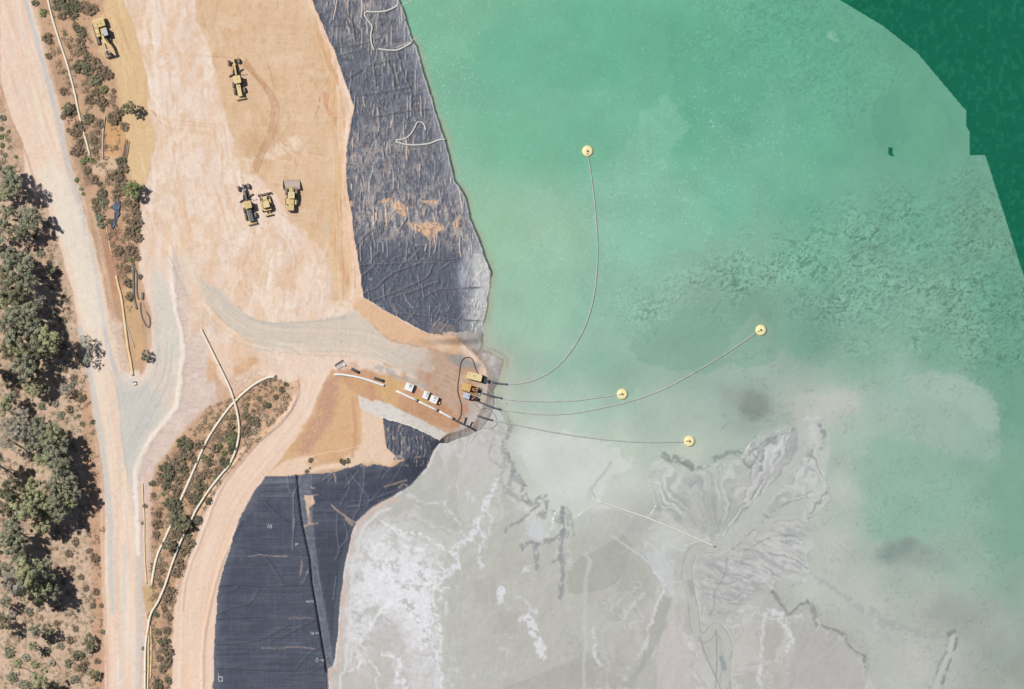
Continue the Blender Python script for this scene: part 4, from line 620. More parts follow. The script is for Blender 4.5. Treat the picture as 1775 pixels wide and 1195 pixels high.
#@@OBJECTS
# ------------------------------------------------------------------ object helpers
class MB:
    """collects boxes, bars and tubes, builds them as one mesh object"""
    def __init__(self): self.bm = bmesh.new(); self.mi = 0
    def box(self, c, s, rot=None, taper=(1,1), bev=.04, skew=0):
        v = []; b = self.bm
        M = Matrix.Translation(c) @ (rot if rot is not None else Matrix())
        for z in (-1, 1):
            tx, ty = (taper if z > 0 else (1,1))
            for x, y in ((-1,-1),(1,-1),(1,1),(-1,1)): v.append(b.verts.new(M @ Vector((x*s[0]/2*tx, y*s[1]/2*ty+(skew if z > 0 else 0), z*s[2]/2))))
        F = [b.faces.new([v[i] for i in f]) for f in ((3,2,1,0),(4,5,6,7),(0,1,5,4),(1,2,6,5),(2,3,7,6),(3,0,4,7))]
        if bev: bmesh.ops.bevel(b, geom=list({e for f in F for e in f.edges}), offset=min(bev, min(s)*.3), segments=1, affect='EDGES', profile=.5)
        return self
    def cyl(self, p0, p1, r, n=14, r2=None, caps=True):
        p0 = Vector(p0); p1 = Vector(p1); d = (p1-p0); q = d.to_track_quat('Z', 'Y'); b = self.bm; r2 = r if r2 is None else r2
        A = [b.verts.new(p0+q @ Vector((math.cos(a)*r, math.sin(a)*r, 0))) for a in [2*math.pi*i/n for i in range(n)]]
        B = [b.verts.new(p1+q @ Vector((math.cos(a)*r2, math.sin(a)*r2, 0))) for a in [2*math.pi*i/n for i in range(n)]]
        for i in range(n):
            f = b.faces.new((A[i], A[(i+1)%n], B[(i+1)%n], B[i])); f.smooth = n > 8
        if caps: b.faces.new(A[::-1]); b.faces.new(B)
        return self
    def lathe(self, c, prof, n=28, axis='Z', rot=None):
        b = self.bm; rings = []; M = Matrix.Translation(c) @ (rot if rot is not None else Matrix())
        for r, z in prof: rings.append([b.verts.new(M @ Vector((math.cos(2*math.pi*i/n)*r, math.sin(2*math.pi*i/n)*r, z))) for i in range(n)])
        for A, B in zip(rings[:-1], rings[1:]):
            for i in range(n):
                f = b.faces.new((A[i], A[(i+1)%n], B[(i+1)%n], B[i])); f.smooth = True
        b.faces.new(rings[0][::-1]); b.faces.new(rings[-1]); return self
    def prism(self, pts, x0, x1):      # outline in the YZ plane, extruded along X
        b = self.bm; A = [b.verts.new((x0, y, z)) for y, z in pts]; B = [b.verts.new((x1, y, z)) for y, z in pts]; n = len(pts)
        b.faces.new(A); b.faces.new(B[::-1])
        for i in range(n): b.faces.new((A[(i+1)%n], A[i], B[i], B[(i+1)%n]))
        return self
    def tube(self, pts, r, n=8, caps=True):
        b = self.bm; prev = None; P = [Vector(p) for p in pts]; first = None
        for i, p in enumerate(P):
            t = (P[min(i+1, len(P)-1)]-P[max(i-1, 0)]).normalized(); side = t.cross(Vector((0,0,1))); side = side.normalized() if side.length > 1e-4 else Vector((1,0,0)); up = side.cross(t)
            rr = r[i] if isinstance(r, (list, tuple)) else r
            ring = [b.verts.new(p+side*math.cos(2*math.pi*k/n)*rr+up*math.sin(2*math.pi*k/n)*rr) for k in range(n)]
            if prev:
                for k in range(n):
                    f = b.faces.new((prev[k], prev[(k+1)%n], ring[(k+1)%n], ring[k])); f.smooth = True
            else: first = ring
            prev = ring
        if caps: b.faces.new(first); b.faces.new(prev[::-1])
        return self
    def build(self, name, m, parent=None):
        bmesh.ops.recalc_face_normals(self.bm, faces=self.bm.faces[:])
        me = bpy.data.meshes.new(name); self.bm.to_mesh(me); self.bm.free(); me.materials.append(m)
        o = bpy.data.objects.new(name, me); C.objects.link(o); o.parent = parent; return o
def tag(o, label=None, cat=None, group=None, kind=None):
    if label: o['label'] = label
    if cat: o['category'] = cat
    if group: o['group'] = group
    if kind: o['kind'] = kind
    return o
def empty(name, loc, rz=0, label=None, cat=None, group=None, sc=1):
    o = bpy.data.objects.new(name, None); C.objects.link(o); o.location = loc; o.rotation_euler = (0, 0, rz); o.scale = (sc,)*3; o.empty_display_size = .5
    return tag(o, label, cat, group)
def copy_tree(o, parent=None):
    c = o.copy(); C.objects.link(c); c.parent = parent
    for ch in list(o.children): copy_tree(ch, c)
    return c
def RX(a): return Matrix.Rotation(a, 4, 'X')
def RY(a): return Matrix.Rotation(a, 4, 'Y')
def RZ(a): return Matrix.Rotation(a, 4, 'Z')

M = {}
M['yellow'] = mat('yellow_paint', alb((226,200,138)), .5, spec=.4, var=.6, vscale=1.6, alt=alb((198,170,122)), bump=.1)
M['paleyellow'] = mat('dusty_yellow_paint', alb((230,210,156)), .6, var=.5, vscale=1.5, alt=alb((224,200,150)))
M['orange'] = mat('orange_paint', alb((222,180,112)), .55, var=.5, vscale=2, alt=alb((200,150,90)))
M['bluegrey'] = mat('blue_grey_paint', alb((196,204,214)), .5, var=.4, vscale=2, alt=alb((170,176,186)))
M['tyre'] = mat('dusty_tyre', alb((150,138,130)), .9, var=.6, vscale=3, alt=alb((105,98,94)), bump=.4, bscale=12)
M['dark'] = mat('dark_steel', alb((64,60,60)), .6, var=.5, vscale=4, alt=alb((96,90,86)))
M['track'] = mat('track_shoes', alb((140,130,124)), .8, var=.6, vscale=5, alt=alb((88,82,78)), bump=.5, bscale=14)
M['darkpanel'] = mat('slate_grey_panel', alb((110,116,124)), .5, var=.4, vscale=2, alt=alb((84,90,98)))
M['glass'] = mat('cab_glass', (.03,.04,.045), .08, spec=.6)
M['worn'] = mat('worn_steel', alb((200,182,168)), .5, metal=.2, var=.6, vscale=3, alt=alb((150,132,120)))
M['chrome'] = mat('bright_rod', (.7,.7,.72), .2, metal=1)
M['cream'] = mat('cream_pipe', alb((247,240,222)), .5, var=.7, vscale=.35, alt=alb((232,222,196)))
M['ochre'] = mat('ochre_stained_pipe', alb((250,226,180)), .55, var=.8, vscale=.5, alt=alb((226,190,140)))
M['white'] = mat('white_pipe', alb((247,247,244)), .4, var=.3, vscale=1.5, alt=alb((230,228,222)))
M['mauvepipe'] = mat('dusty_mauve_pipe', alb((214,190,172)), .7, var=.6, vscale=1, alt=alb((190,164,148)))
M['blackpoly'] = mat('black_plastic', alb((72,72,76)), .55, var=.5, vscale=3, alt=alb((110,108,106)))
M['hose'] = mat('grey_hose', alb((202,202,198)), .7, var=.7, vscale=.6, alt=alb((158,158,154)))
M['whitetank'] = mat('white_tank', alb((248,248,245)), .35, spec=.4, var=.3, vscale=2.2, alt=alb((220,222,222)))
M['tankdirt'] = mat('tank_lid_grime', alb((186,188,188)), .6, var=.5, vscale=4, alt=alb((150,140,132)))
M['floatyellow'] = mat('yellow_float', alb((250,238,176)), .45, var=.5, vscale=2.5, alt=alb((238,214,150)))
M['rust'] = mat('rusted_engine', alb((196,128,98)), .7, var=.7, vscale=5, alt=alb((120,84,70)))
M['rope'] = mat('pale_rope', alb((226,224,214)), .8, var=.5, vscale=3, alt=alb((196,194,186)))
M['tarp'] = mat('blue_grey_tarp', alb((112,122,142)), .5, spec=.4, var=.8, vscale=1.5, alt=alb((74,80,94)), bump=.6, bscale=3)
M['geo'] = mat('grey_geotextile', alb((146,142,136)), .8, var=.7, vscale=2, alt=alb((100,98,94)), bump=.5, bscale=4)
M['paint'] = mat('white_paint_mark', alb((200,200,208)), .8, var=.4, vscale=4, alt=alb((150,152,162)))
M['gold'] = mat('yellow_plastic', alb((236,204,64)), .4)
M['bark'] = mat('pale_bark', alb((176,160,144)), .85, var=.7, vscale=3, alt=alb((110,98,88)))
M['stem'] = mat('dry_stem', alb((120,104,92)), .9)
M['log'] = mat('weathered_log', alb((150,132,116)), .9, var=.6, vscale=4, alt=alb((110,94,82)))
M['rock'] = mat('pale_rock', alb((226,204,186)), .9, var=.6, vscale=3, alt=alb((180,156,138)), bump=.5)
def leafmat(name, a, b):
    m = mat(name, alb(a), .7, spec=.25, var=1, vscale=.9, alt=alb(b)); m.node_tree.nodes['Principled BSDF'].inputs['Specular IOR Level'].default_value = .2; return m
LEAF = {'g': leafmat('grey_green_leaves', (178,178,152), (146,148,122)), 'y': leafmat('yellow_green_leaves', (200,200,156), (164,166,124)), 's': leafmat('silver_grey_leaves', (208,202,186), (176,170,154)),
 'd': leafmat('dark_green_leaves', (148,146,118), (118,116,92)), 'b': leafmat('dry_brown_leaves', (180,160,134), (142,126,106)), 'e': leafmat('fresh_green_leaves', (160,170,116), (126,138,92))}

# ------------------------------------------------------------------ machines (metres, front towards +Y)
def wheel(c, r, w, parent, lean=0, rz=0):
    m = MB(); q = RY(math.pi/2+lean); q = RZ(rz) @ q
    m.lathe(c, [(r*.55,-w/2),(r*.9,-w/2),(r,-w*.36),(r,w*.36),(r*.9,w/2),(r*.55,w/2)], 20, rot=q); t_ = m.build('wheel', M['tyre'], parent)
    h = MB(); h.lathe(c, [(r*.5,-w*.5-.02),(r*.54,-w*.3),(r*.54,w*.3),(r*.5,w*.5+.02)], 14, rot=q); h.build('rim', M['yellow'], t_); return t_
def grader(loc, rz, label, shade):
    t = empty('motor_grader', loc, rz, label, 'grader', 'motor graders parked on the pad')
    hood_m = M['darkpanel'] if shade else M['paleyellow']; fm = M['darkpanel'] if shade else M['yellow']
    m = MB(); m.prism([(5.1,1.15),(5.1,1.55),(3.0,2.05),(1.2,2.1),(.5,1.6),(.5,1.2),(1.3,1.7),(3.0,1.65)], -.19, .19); m.build('front_frame', fm, t)
    MB().box((0,5.0,1.25), (.6,.55,.5)).build('nose_block', M['yellow'], t)
    m = MB(); m.box((0,4.3,.75), (2.0,.28,.26)); m.build('front_axle', M['dark'], t)
    for s_ in (-1,1): wheel((s_*1.22,4.3,.7), .7, .46, t, lean=.12*s_)
    for s_ in (-1,1):
        for y in (-1.15,-2.85): wheel((s_*1.2,y,.7), .72, .48, t)
        MB().box((s_*.86,-2.0,.75), (.22,2.5,.5)).build('tandem_case', M['dark'], t)
    m = MB(); rot = RZ(.30); m.box((0,1.75,.62), (.95,.12,.62), None); 
    m.bm.clear(); 
    for k in range(6):
        a = -1+k*.4; m.box(Vector((0,1.75,.62))+Vector((0,-.16+.10*a*a, a*.3)), (3.95,.07,.28), rot @ RX(-a*.5))
    m.build('moldboard', M['worn'], t)
    m = MB(); m.cyl((0,1.9,.95), (0,1.9,1.05), .75, 20); m.box((0,2.9,.98), (.34,2.0,.16), RX(.03)); m.box((.42,2.6,.98), (.14,2.0,.14), RZ(.28)); m.box((-.42,2.6,.98), (.14,2.0,.14), RZ(-.28)); m.build('drawbar', M['dark'], t)
    for s_ in (-1,1):
        m = MB(); m.cyl((s_*.5,1.5,1.0), (s_*.85,1.5,2.6), .06, 8); m.build('lift_cylinder', M['dark'], t)
        m = MB(); m.cyl((s_*.3,1.2,1.9), (s_*1.35,1.45,2.25), .035, 6); m.box((s_*1.42,1.5,2.3), (.3,.08,.3)); m.build('mirror_arm', M['dark'], t)
    c_ = MB().box((0,-.05,2.15), (1.45,1.55,1.9), taper=(.92,.92)).build('cab', M['dark'], t)
    for s_ in (-1,1): MB().box((s_*.71,-.05,2.3), (.03,1.2,1.1), RY(s_*.03)).build('window', M['glass'], c_)
    MB().box((0,.73,2.3), (1.2,.03,1.1)).build('windscreen', M['glass'], c_)
    r_ = MB().box((0,-.02,3.17), (1.72,1.82,.13)).build('cab_roof', M['yellow'] if shade else M['paleyellow'], t); MB().box((.05,.1,3.27), (.3,.3,.12)).build('roof_vent', M['worn'], r_)
    h_ = MB().box((0,-2.55,1.65), (1.05,3.3,1.0), taper=(.92,.97)).build('engine_hood', hood_m, t)
    for y in (-1.7,-2.1): MB().cyl((.12,y,2.1), (.12,y,2.45 if y > -2 else 2.3), .08, 10).build('exhaust', M['dark'], h_)
    if shade:
        MB().box((-.55,-2.5,1.7), (.14,3.2,.6)).build('side_walkway', M['yellow'], h_)
    m = MB(); m.box((0,-4.35,1.0), (1.5,.25,.25)); m.box((0,-4.75,.95), (2.3,.22,.26)); m.build('ripper_beam', M['yellow'], t)
    for k in range(5): m = MB(); m.box((-1+k*.5,-4.95,.6), (.09,.22,.9), RX(.15)); m.build('ripper_shank', M['dark'], t)
    return t
def dozer(loc, rz, label):
    t = empty('bulldozer', loc, rz, label, 'bulldozer')
    for s_ in (-1,1):
        m = MB(); m.prism([(-1.9,.35),(-1.55,.02),(1.35,.02),(1.75,.4),(1.4,.85),(-1.5,.95)], s_*1.05-.26, s_*1.05+.26)
        for k in range(15): m.box((s_*1.05,-1.5+k*.21,.9+.004*k*0), (.56,.09,.05), bev=0)
        m.build('track', M['track'], t)
        MB().box((s_*.72,1.4,.6), (.14,2.6,.22)).build('push_arm', M['yellow'], t)
        MB().cyl((s_*.45,1.3,1.7), (s_*.5,2.15,.9), .07, 8).build('lift_cylinder', M['dark'], t)
    m = MB()
    for k in range(7):
        a = -1+k/3; m.box((0,2.45-.18*a*a*-1-.1,.68+a*.6), (3.15,.08,.25), RX(-a*.45), bev=.01)
    for s_ in (-1,1): m.box((s_*1.55,2.42,.68), (.08,.5,1.3), RZ(0))
    m.box((0,2.3,1.0), (2.4,.12,.12)); m.build('blade', M['worn'], t)
    MB().box((0,.95,1.25), (1.15,1.9,.95), taper=(.9,.95)).build('engine_hood', M['paleyellow'], t)
    MB().cyl((.3,1.2,1.6), (.3,1.2,2.35), .09, 10).build('exhaust', M['dark'], t); MB().cyl((-.25,1.0,1.6), (-.25,1.0,2.1), .11, 10).build('air_filter', M['dark'], t)
    MB().box((0,-.35,1.2), (1.9,1.3,.9)).build('hull', M['dark'], t)
    for s_ in (-1,1): MB().box((s_*.98,-.2,1.28), (.5,2.3,.14)).build('fender', M['yellow'], t)
    c_ = MB().box((0,-.25,2.1), (1.3,1.25,1.3), taper=(.9,.85)).build('cab', M['glass'], t)
    MB().box((-.05,-.25,2.82), (1.55,1.35,.1)).build('cab_roof', M['paleyellow'], t)
    MB().box((0,-1.05,2.3),(1.5,.1,1.0)).build('roll_bar', M['dark'], t)
    MB().box((0,-1.35,1.45), (1.9,.7,.8)).build('fuel_tank', M['yellow'], t)
    m = MB(); m.box((-.35,-2.2,.95), (.2,1.1,.3)); m.box((.35,-2.2,.95), (.2,1.1,.3)); m.build('ripper_arm', M['yellow'], t)
    MB().box((0,-2.75,.9), (1.9,.32,.36)).build('ripper_beam', M['yellow'], t)
    for x in (-.75,0,.75): MB().box((x,-2.9,.5), (.1,.26,1.1), RX(.15)).build('ripper_shank', M['dark'], t)
    return t
def loader(loc, rz, label):
    t = empty('wheel_loader', loc, rz, label, 'wheel loader')
    m = MB()      # open bucket: curved floor, back, side plates, bright cutting edge
    pr = [(3.6,.10),(2.7,.06),(1.9,.12),(1.45,.45),(1.28,.95),(1.35,1.45),(1.5,1.5),(1.42,.95),(1.6,.55),(2.0,.28),(2.7,.2),(3.6,.2)]
    m.prism(pr, -2.02, 2.02)
    for s_ in (-1,1): m.prism([(3.6,.06),(1.5,.06),(1.26,.9),(1.35,1.5),(1.8,1.42),(3.3,.5)], s_*2.04-.05, s_*2.04+.05)
    b_ = m.build('bucket', M['worn'], t)
    MB().box((0,3.62,.13), (4.2,.2,.14)).build('cutting_edge', M['mauvepipe'], b_)
    for s_ in (-1,1):
        wheel((s_*1.22,.75,.78), .78, .58, t); wheel((s_*1.22,-1.6,.78), .78, .6, t)
        m = MB(); m.prism([(.2,1.75),(.4,2.0),(1.2,1.8),(1.9,1.0),(1.75,.75),(1.1,1.4)], s_*.42-.1, s_*.42+.1); m.build('lift_arm', M['yellow'], t)
        MB().cyl((s_*.25,.2,1.1), (s_*.35,1.4,1.2), .08, 8).build('lift_cylinder', M['dark'], t)
        MB().box((s_*.95,-1.6,1.66), (.6,1.5,.1)).build('fender', M['yellow'], t)
    m = MB(); m.box((0,1.15,1.85), (.55,1.3,.2), RX(-.35)); m.box((0,1.75,1.3), (.4,.3,.6)); m.build('tilt_link', M['yellow'], t)
    MB().box((0,.8,1.05), (1.1,1.3,.9)).build('front_chassis', M['yellow'], t)
    c_ = MB().box((0,-.1,2.15), (1.35,1.35,1.7), taper=(.93,.9)).build('cab', M['dark'], t)
    for s_ in (-1,1): MB().box((s_*.66,-.1,2.3), (.03,1.0,.95), RY(s_*.03)).build('window', M['glass'], c_)
    MB().box((0,.57,2.3), (1.15,.03,.95)).build('windscreen', M['glass'], c_)
    r_ = MB().box((0,-.1,3.08), (1.6,1.55,.12)).build('cab_roof', M['paleyellow'], t); MB().box((.05,.1,3.17), (.5,.5,.08)).build('roof_panel', M['bluegrey'], r_)
    h_ = MB().box((0,-2.3,1.6), (1.35,3.1,1.15), taper=(.95,.97)).build('engine_hood', M['yellow'], t); MB().cyl((.1,-2.2,2.1), (.1,-2.2,2.6), .09, 10).build('exhaust', M['dark'], h_)
    MB().box((0,-2.1,.95), (1.1,2.8,.6)).build('rear_chassis', M['dark'], t); MB().box((0,-3.95,1.1), (1.5,.3,.8)).build('counterweight', M['dark'], t)
    for s_ in (-1,1): MB().box((s_*.98,-.7,.8), (.4,.6,.12)).build('step', M['dark'], t)
    return t
def excavator(loc, rz, label):
    t = empty('excavator', loc, rz, label, 'excavator', sc=1.1)
    for s_ in (-1,1):
        m = MB(); m.prism([(-2.5,.45),(-2.1,.05),(2.1,.05),(2.5,.45),(2.15,.88),(-2.15,.88)], s_*1.25-.3, s_*1.25+.3)
        for k in range(20): m.box((s_*1.25,-2.1+k*.22,.9), (.62,.1,.05), bev=0)
        m.build('track', M['track'], t)
    MB().box((0,0,.65), (2.0,2.2,.5)).build('undercarriage', M['dark'], t)
    MB().cyl((0,0,.85), (0,0,1.1), .8, 20).build('slew_ring', M['dark'], t)
    MB().box((0,-1.0,1.2), (2.5,3.6,.25)).build('deck', M['yellow'], t)
    h_ = MB().box((0,-2.05,1.85), (2.6,1.5,1.1)).build('engine_hood', M['yellow'], t)
    m = MB(); m.prism([(-3.25,1.2),(-2.75,1.15),(-2.75,2.3),(-3.1,2.3),(-3.35,1.9)], -1.25, 1.25); m.build('counterweight', M['paleyellow'], t)
    for x in (-.4,.35): MB().cyl((x,-2.1,2.35), (x,-2.1,2.65), .09, 10).build('exhaust', M['dark'], h_)
    MB().box((.85,-.7,1.75), (.85,1.3,.85)).build('fuel_tank', M['paleyellow'], t); MB().box((.85,.35,1.6), (.85,.7,.6)).build('tool_box', M['yellow'], t)
    c_ = MB().box((-.82,.15,2.15), (.95,1.7,1.7), taper=(.92,.9)).build('cab', M['darkpanel'], t); MB().box((-.82,1.0,2.2), (.78,.03,1.3)).build('windscreen', M['glass'], c_); MB().box((-1.3,.15,2.4), (.03,1.2,.8)).build('window', M['glass'], c_)
    MB().box((-.82,.1,3.04), (.95,1.6,.08)).build('cab_roof', M['bluegrey'], c_)
    m = MB(); m.prism([(.2,1.4),(.5,1.25),(1.2,2.9),(2.6,4.3),(4.1,4.55),(4.1,4.9),(2.4,4.85),(.8,3.4)], -.24, .24); m.build('boom', M['paleyellow'], t)
    for s_ in (-1,1): MB().cyl((s_*.34,.75,1.5), (s_*.34,1.55,3.5), .09, 8).build('boom_cylinder', M['dark'], t)
    m = MB(); m.prism([(3.75,5.25),(4.05,5.3),(4.35,4.7),(5.1,1.9),(4.85,1.8),(3.95,4.5)], -.19, .19); m.build('stick', M['bluegrey'], t)
    MB().cyl((0,2.4,5.1), (0,3.8,5.25), .1, 8).build('stick_cylinder', M['darkpanel'], t)
    MB().cyl((0,4.35,4.9), (0,5.25,2.4), .07, 8).build('bucket_cylinder', M['dark'], t)
    m = MB(); m.prism([(4.9,1.95),(5.5,1.9),(5.75,1.2),(5.5,.55),(4.9,.3),(4.55,.5),(4.6,.62),(5.0,.5),(5.4,.8),(5.5,1.2),(5.25,1.7),(4.9,1.75)], -.62, .62)
    for s_ in (-1,1): m.prism([(4.9,1.85),(5.5,1.85),(5.73,1.2),(5.48,.55),(4.9,.32),(4.6,.55)], s_*.6-.03, s_*.6+.03)
    b_ = m.build('bucket', M['worn'], t)
    for k in range(5): MB().box((-.5+k*.25,4.45,.52), (.09,.3,.09)).build('tooth', M['dark'], b_)
    return t
def at(px, py, dz=0): return W(px, py, gz(px, py)+dz)
def heading(dx, dy): return math.atan2(-dx, -dy)     # rz that turns +Y to image direction (dx, dy)
grader(at(411,138), heading(-13,-66), 'yellow motor grader parked alone above the fresh tyre arcs on the tan pad', False)
grader(at(429.5,355), heading(-14,-56), 'motor grader with dark slate neck and hood, leftmost of the three parked machines', True)
dozer(at(461.5,353.5), heading(-8,-34), 'yellow bulldozer with rear ripper parked between the dark grader and the wheel loader')
loader(at(505,338), heading(0,-1), 'yellow wheel loader with wide grey bucket, rightmost of the three parked machines')
excavator(at(176,57), heading(17,58), 'yellow crawler excavator with arm reaching down the tan track beside the scrub')

# ------------------------------------------------------------------ pipes
def path(pts, r, smooth=True, lift=0, step=8., dz=None):
    q = cr(pts, 6) if smooth and len(pts) > 2 else list(pts); out = []; acc = 0
    o = [np.array(q[0], float)]
    for a, b in zip(q[:-1], q[1:]):
        a = np.array(a, float); b = np.array(b, float); n = max(1, int(np.ceil(np.hypot(*(b-a))/step)))
        for k in range(1, n+1): o.append(a+(b-a)*k/n)
    L = len(o)
    for i, p in enumerate(o):
        z = gz(p[0], p[1])+r*.9+lift+(dz(i/(L-1)) if dz else 0); out.append(W(p[0], p[1], z))
    zs = [v.z for v in out]
    for i in range(L): out[i].z = max(zs[max(0,i-1):i+2])*.5+sum(zs[max(0,i-2):i+3])/len(zs[max(0,i-2):i+3])*.5
    return out
def pipe(name, label, pts, w, m, cat='pipe', group=None, joints=0, jm='blackpoly', **k):
    r = w*S/2; P = path(pts, r, **k); t = empty(name, P[0], 0, label, cat, group); o = Vector(P[0])
    MB().tube([p-o for p in P], r, 10).build('pipe_run', M[m], t)
    if joints:
        n = len(P); d = 0; nx = joints*S
        for i in range(1, n-1):
            d += (P[i]-P[i-1]).length
            if d > nx:
                d = 0; a = (P[i+1]-P[i-1]).normalized(); c = P[i]-o; MB().cyl(c-a*.18, c+a*.18, r*1.18, 10).build('coupling', M[jm], t)
    return t
pipe('surface_pipe', 'long cream pipe running down the verge beside the left haul road at the top', [(79,-20),(83,0),(88,22),(100,63),(115,108),(128,156),(137,198),(144,226),(156,271)], 3.6, 'cream', joints=0)
pipe('surface_pipe', 'short dusty mauve pipe standing beside the brushwood heap below the top verge pipe', [(182,201),(178,238),(178,276)], 3.2, 'mauvepipe')
pipe('surface_pipe', 'thin broken cream pipe lying in the scrub left of the blue-grey tarp', [(172,338),(175,352),(183,388),(188,415),(194,444)], 1.6, 'ochre')
pipe('surface_pipe', 'ochre pipe ending at the pale patch where the two roads meet', [(201,478),(206,500),(211,521),(221,598),(226,625),(230,651)], 4.2, 'ochre')
pipe('surface_pipe', 'thin grey-green pipe lying right of the ochre pipe near the road junction', [(212,535),(218,558),(225,580),(233,602)], 1.8, 'hose')
pipe('surface_pipe', 'straight brown pipe along the left edge of the mauve verge near the road', [(247,838),(248,870),(250,895),(250,930),(251,970),(254,1012)], 2.4, 'ochre')
p4 = [(348,571),(356,587),(375,625),(395,666),(404,690),(411,715),(414.5,742),(413,762),(407,785),(396,808),(385,821),(362,850),(340,884),(333,899),(315,935),(300,973),(286,1015),(274,1043),(261,1066),(255,1099),(252,1125),(251,1195),(250,1260)]
def hump(u): return 0.0
pipe('surface_pipe', 'longest cream pipe crossing over the other and curving down through the lower scrub strip', p4, 4.0, 'cream', joints=62, jm='ochre', lift=.28)
pipe('surface_pipe', 'thick cream pipe starting near the loop road and passing beneath the crossing pipe', [(476,653),(461,656),(436,670),(408,695),(385,723),(360,761),(345,793),(328,833),(311,871),(304,886),(299,904),(286,933),(271,968),(262,1015)], 4.2, 'cream', joints=70, jm='ochre')
pipe('surface_pipe', 'ochre pipe in the bundle of three at the bottom, middle one', [(253,1064),(258,1090),(257,1120),(257,1150),(256,1195),(256,1260)], 3.0, 'ochre')
pipe('surface_pipe', 'ochre pipe in the bundle of three at the bottom, rightmost and shortest', [(261,1085),(262,1110),(262,1140),(261,1176)], 2.6, 'ochre')
pipe('surface_pipe', 'white pipe bowed along the brown work area below the scrap rack', [(580,649.5),(592,649.5),(606,651.5),(620,654),(638,659),(652,664),(666,668.5)], 4.2, 'white', joints=0)
for (a, b, lb) in (((687,678),(723,694.5),'first white pipe length from the sand heap in the jointed line below the white tanks'),((725.5,696),(758,711.5),'middle white pipe length in the jointed line below the white tanks'),((761,713),(785,726),'last white pipe length before the black manifold in the jointed line')):
    t = pipe('pipe_length', lb, [a, b], 4.0, 'white', group='white pipe lengths joined below the tanks', smooth=False)
    P = W(*a); Q = W(*b); dd_ = (Q-P).normalized(); e = Vector((Q.x-P.x, Q.y-P.y, gz(*b)-gz(*a))); MB().cyl(e-dd_*.1, e+dd_*.32, .36, 12).build('coupling', M['dark'], t)
t = pipe('manifold_pipe', 'black manifold pipe with stub outlets at the end of the white pipe line', [(785.5,727),(803,736),(821,744.5)], 3.0, 'blackpoly', smooth=False, cat='manifold')
o0 = t.location
for (a, b) in (((804,736),(808,723.5)),((814,741),(818.5,731))):
    A = at(*a, .25)-o0; B = at(*b, .3)-o0; m = MB(); m.cyl(A, B, .16, 10); k = m.build('stub_outlet', M['blackpoly'], t); d_ = (B-A).normalized(); MB().cyl(B-d_*.12, B+d_*.02, .26, 12).build('flange', M['worn'], k)
for i in (0, .35, .7, 1):
    p = at(785.5+i*35.5, 727+i*17.5, .2)-o0; MB().cyl(p-Vector((.14,-.07,0)), p+Vector((.14,-.07,0)), .26, 12).build('flange', M['dark'], t)
pipe('black_hose', 'black hose looping from the manifold round to the cream pump unit', [(793,730),(798,722),(800,708),(798,696),(794,682),(793.5,668),(796,650),(798,634),(800,627),(806,620.5),(815,620.5),(820,626),(824,638),(829,648),(834,652)], 1.6, 'blackpoly', cat='hose')
pipe('yellow_hose', 'thin yellow hose beside the white pipe line under the tanks', [(719,687),(726,691),(735,696),(743,700)], 1.6, 'gold', cat='hose')
pipe('mud_hose', 'grey hose curled in a loop on the grey mud below the pumps', [(827,713),(836,708),(846,708),(856,718),(861,730),(858,738),(848,743),(836,741)], 1.6, 'hose', cat='hose')
pipe('mud_hose', 'short pale hose trailing on the mud bank right of the orange pump unit', [(828,668),(842,672),(852,682),(862,690),(878,700)], 1.3, 'rope', cat='hose')
pipe('mud_hose', 'short pale hose lying on grey mud below the manifold end', [(826,749),(822,757),(816,766)], 1.2, 'rope', cat='hose')
pipe('discharge_pipe', 'straight pale pipe half buried in grey tailings ending at the fan', [(1037,868),(1060,877),(1120,897),(1180,921),(1240,948)], 3.8, 'rope', smooth=False, lift=-.15)
pipe('drain_pipe', 'pale corrugated pipe lying on brown scrub beside the two cream pipes', [(458,717),(447,732),(440,745),(432,758)], 1.8, 'bluegrey')
for k, (a, b) in enumerate((((612.5,638.6)),((655.5,658.0)))) if False else enumerate((((609,639.5),(622,646)),((648.5,655.5),(665,661)))):
    m = 'blackpoly'; pipe('pipe_section', ('short fat black pipe section lying between the rack and the white pipe bend' if k == 0 else 'longer fat black pipe section lying beside the sandy heap and white pipe end'), [a, b], 5.0, m, group='loose black pipe sections', smooth=False)
# coiled and scrap hoses by the road edge
pipe('scrap_hose', 'folded grey fabric hose lying straight along the scrub edge, left limb', [(229,457),(231,466),(231,490),(232,515),(237,536)], 3.6, 'geo', cat='hose')
pipe('scrap_hose', 'folded grey fabric hose lying straight along the scrub edge, right limb', [(231,460),(237,476),(236.5,498),(238,512),(240,519)], 3.0, 'geo', cat='hose')
pipe('scrap_hose', 'grey hose curling into a hook on the pale road shoulder', [(243,525),(244,540),(247,553),(254,565),(258,567),(260,560),(258,548),(253,540)], 2.6, 'geo', cat='hose')
pipe('scrap_hose', 'short grey roll standing just above the hooked hose', [(247,507),(247,519)], 4.4, 'geo', cat='hose', smooth=False)
# brushwood logs
for k, (a, b) in enumerate((((218,242),(212,288)),((221,242),(214,290)),((224,245),(217,286)),((216,250),(211,276)))):
    t = tag(MB().tube([p-at(*a) for p in path([a, ((a[0]+b[0])/2+1,(a[1]+b[1])/2), b], .14)], [.1]+[.13]*20+[.07]*0 if False else .12, 6).build('log', M['log'], None), ('longest','rightmost long','short outer','short pale')[k]+' dry log in the heap at the scrub edge below the round tree', 'log', 'dry logs heaped at the scrub edge'); t.location = at(*a)

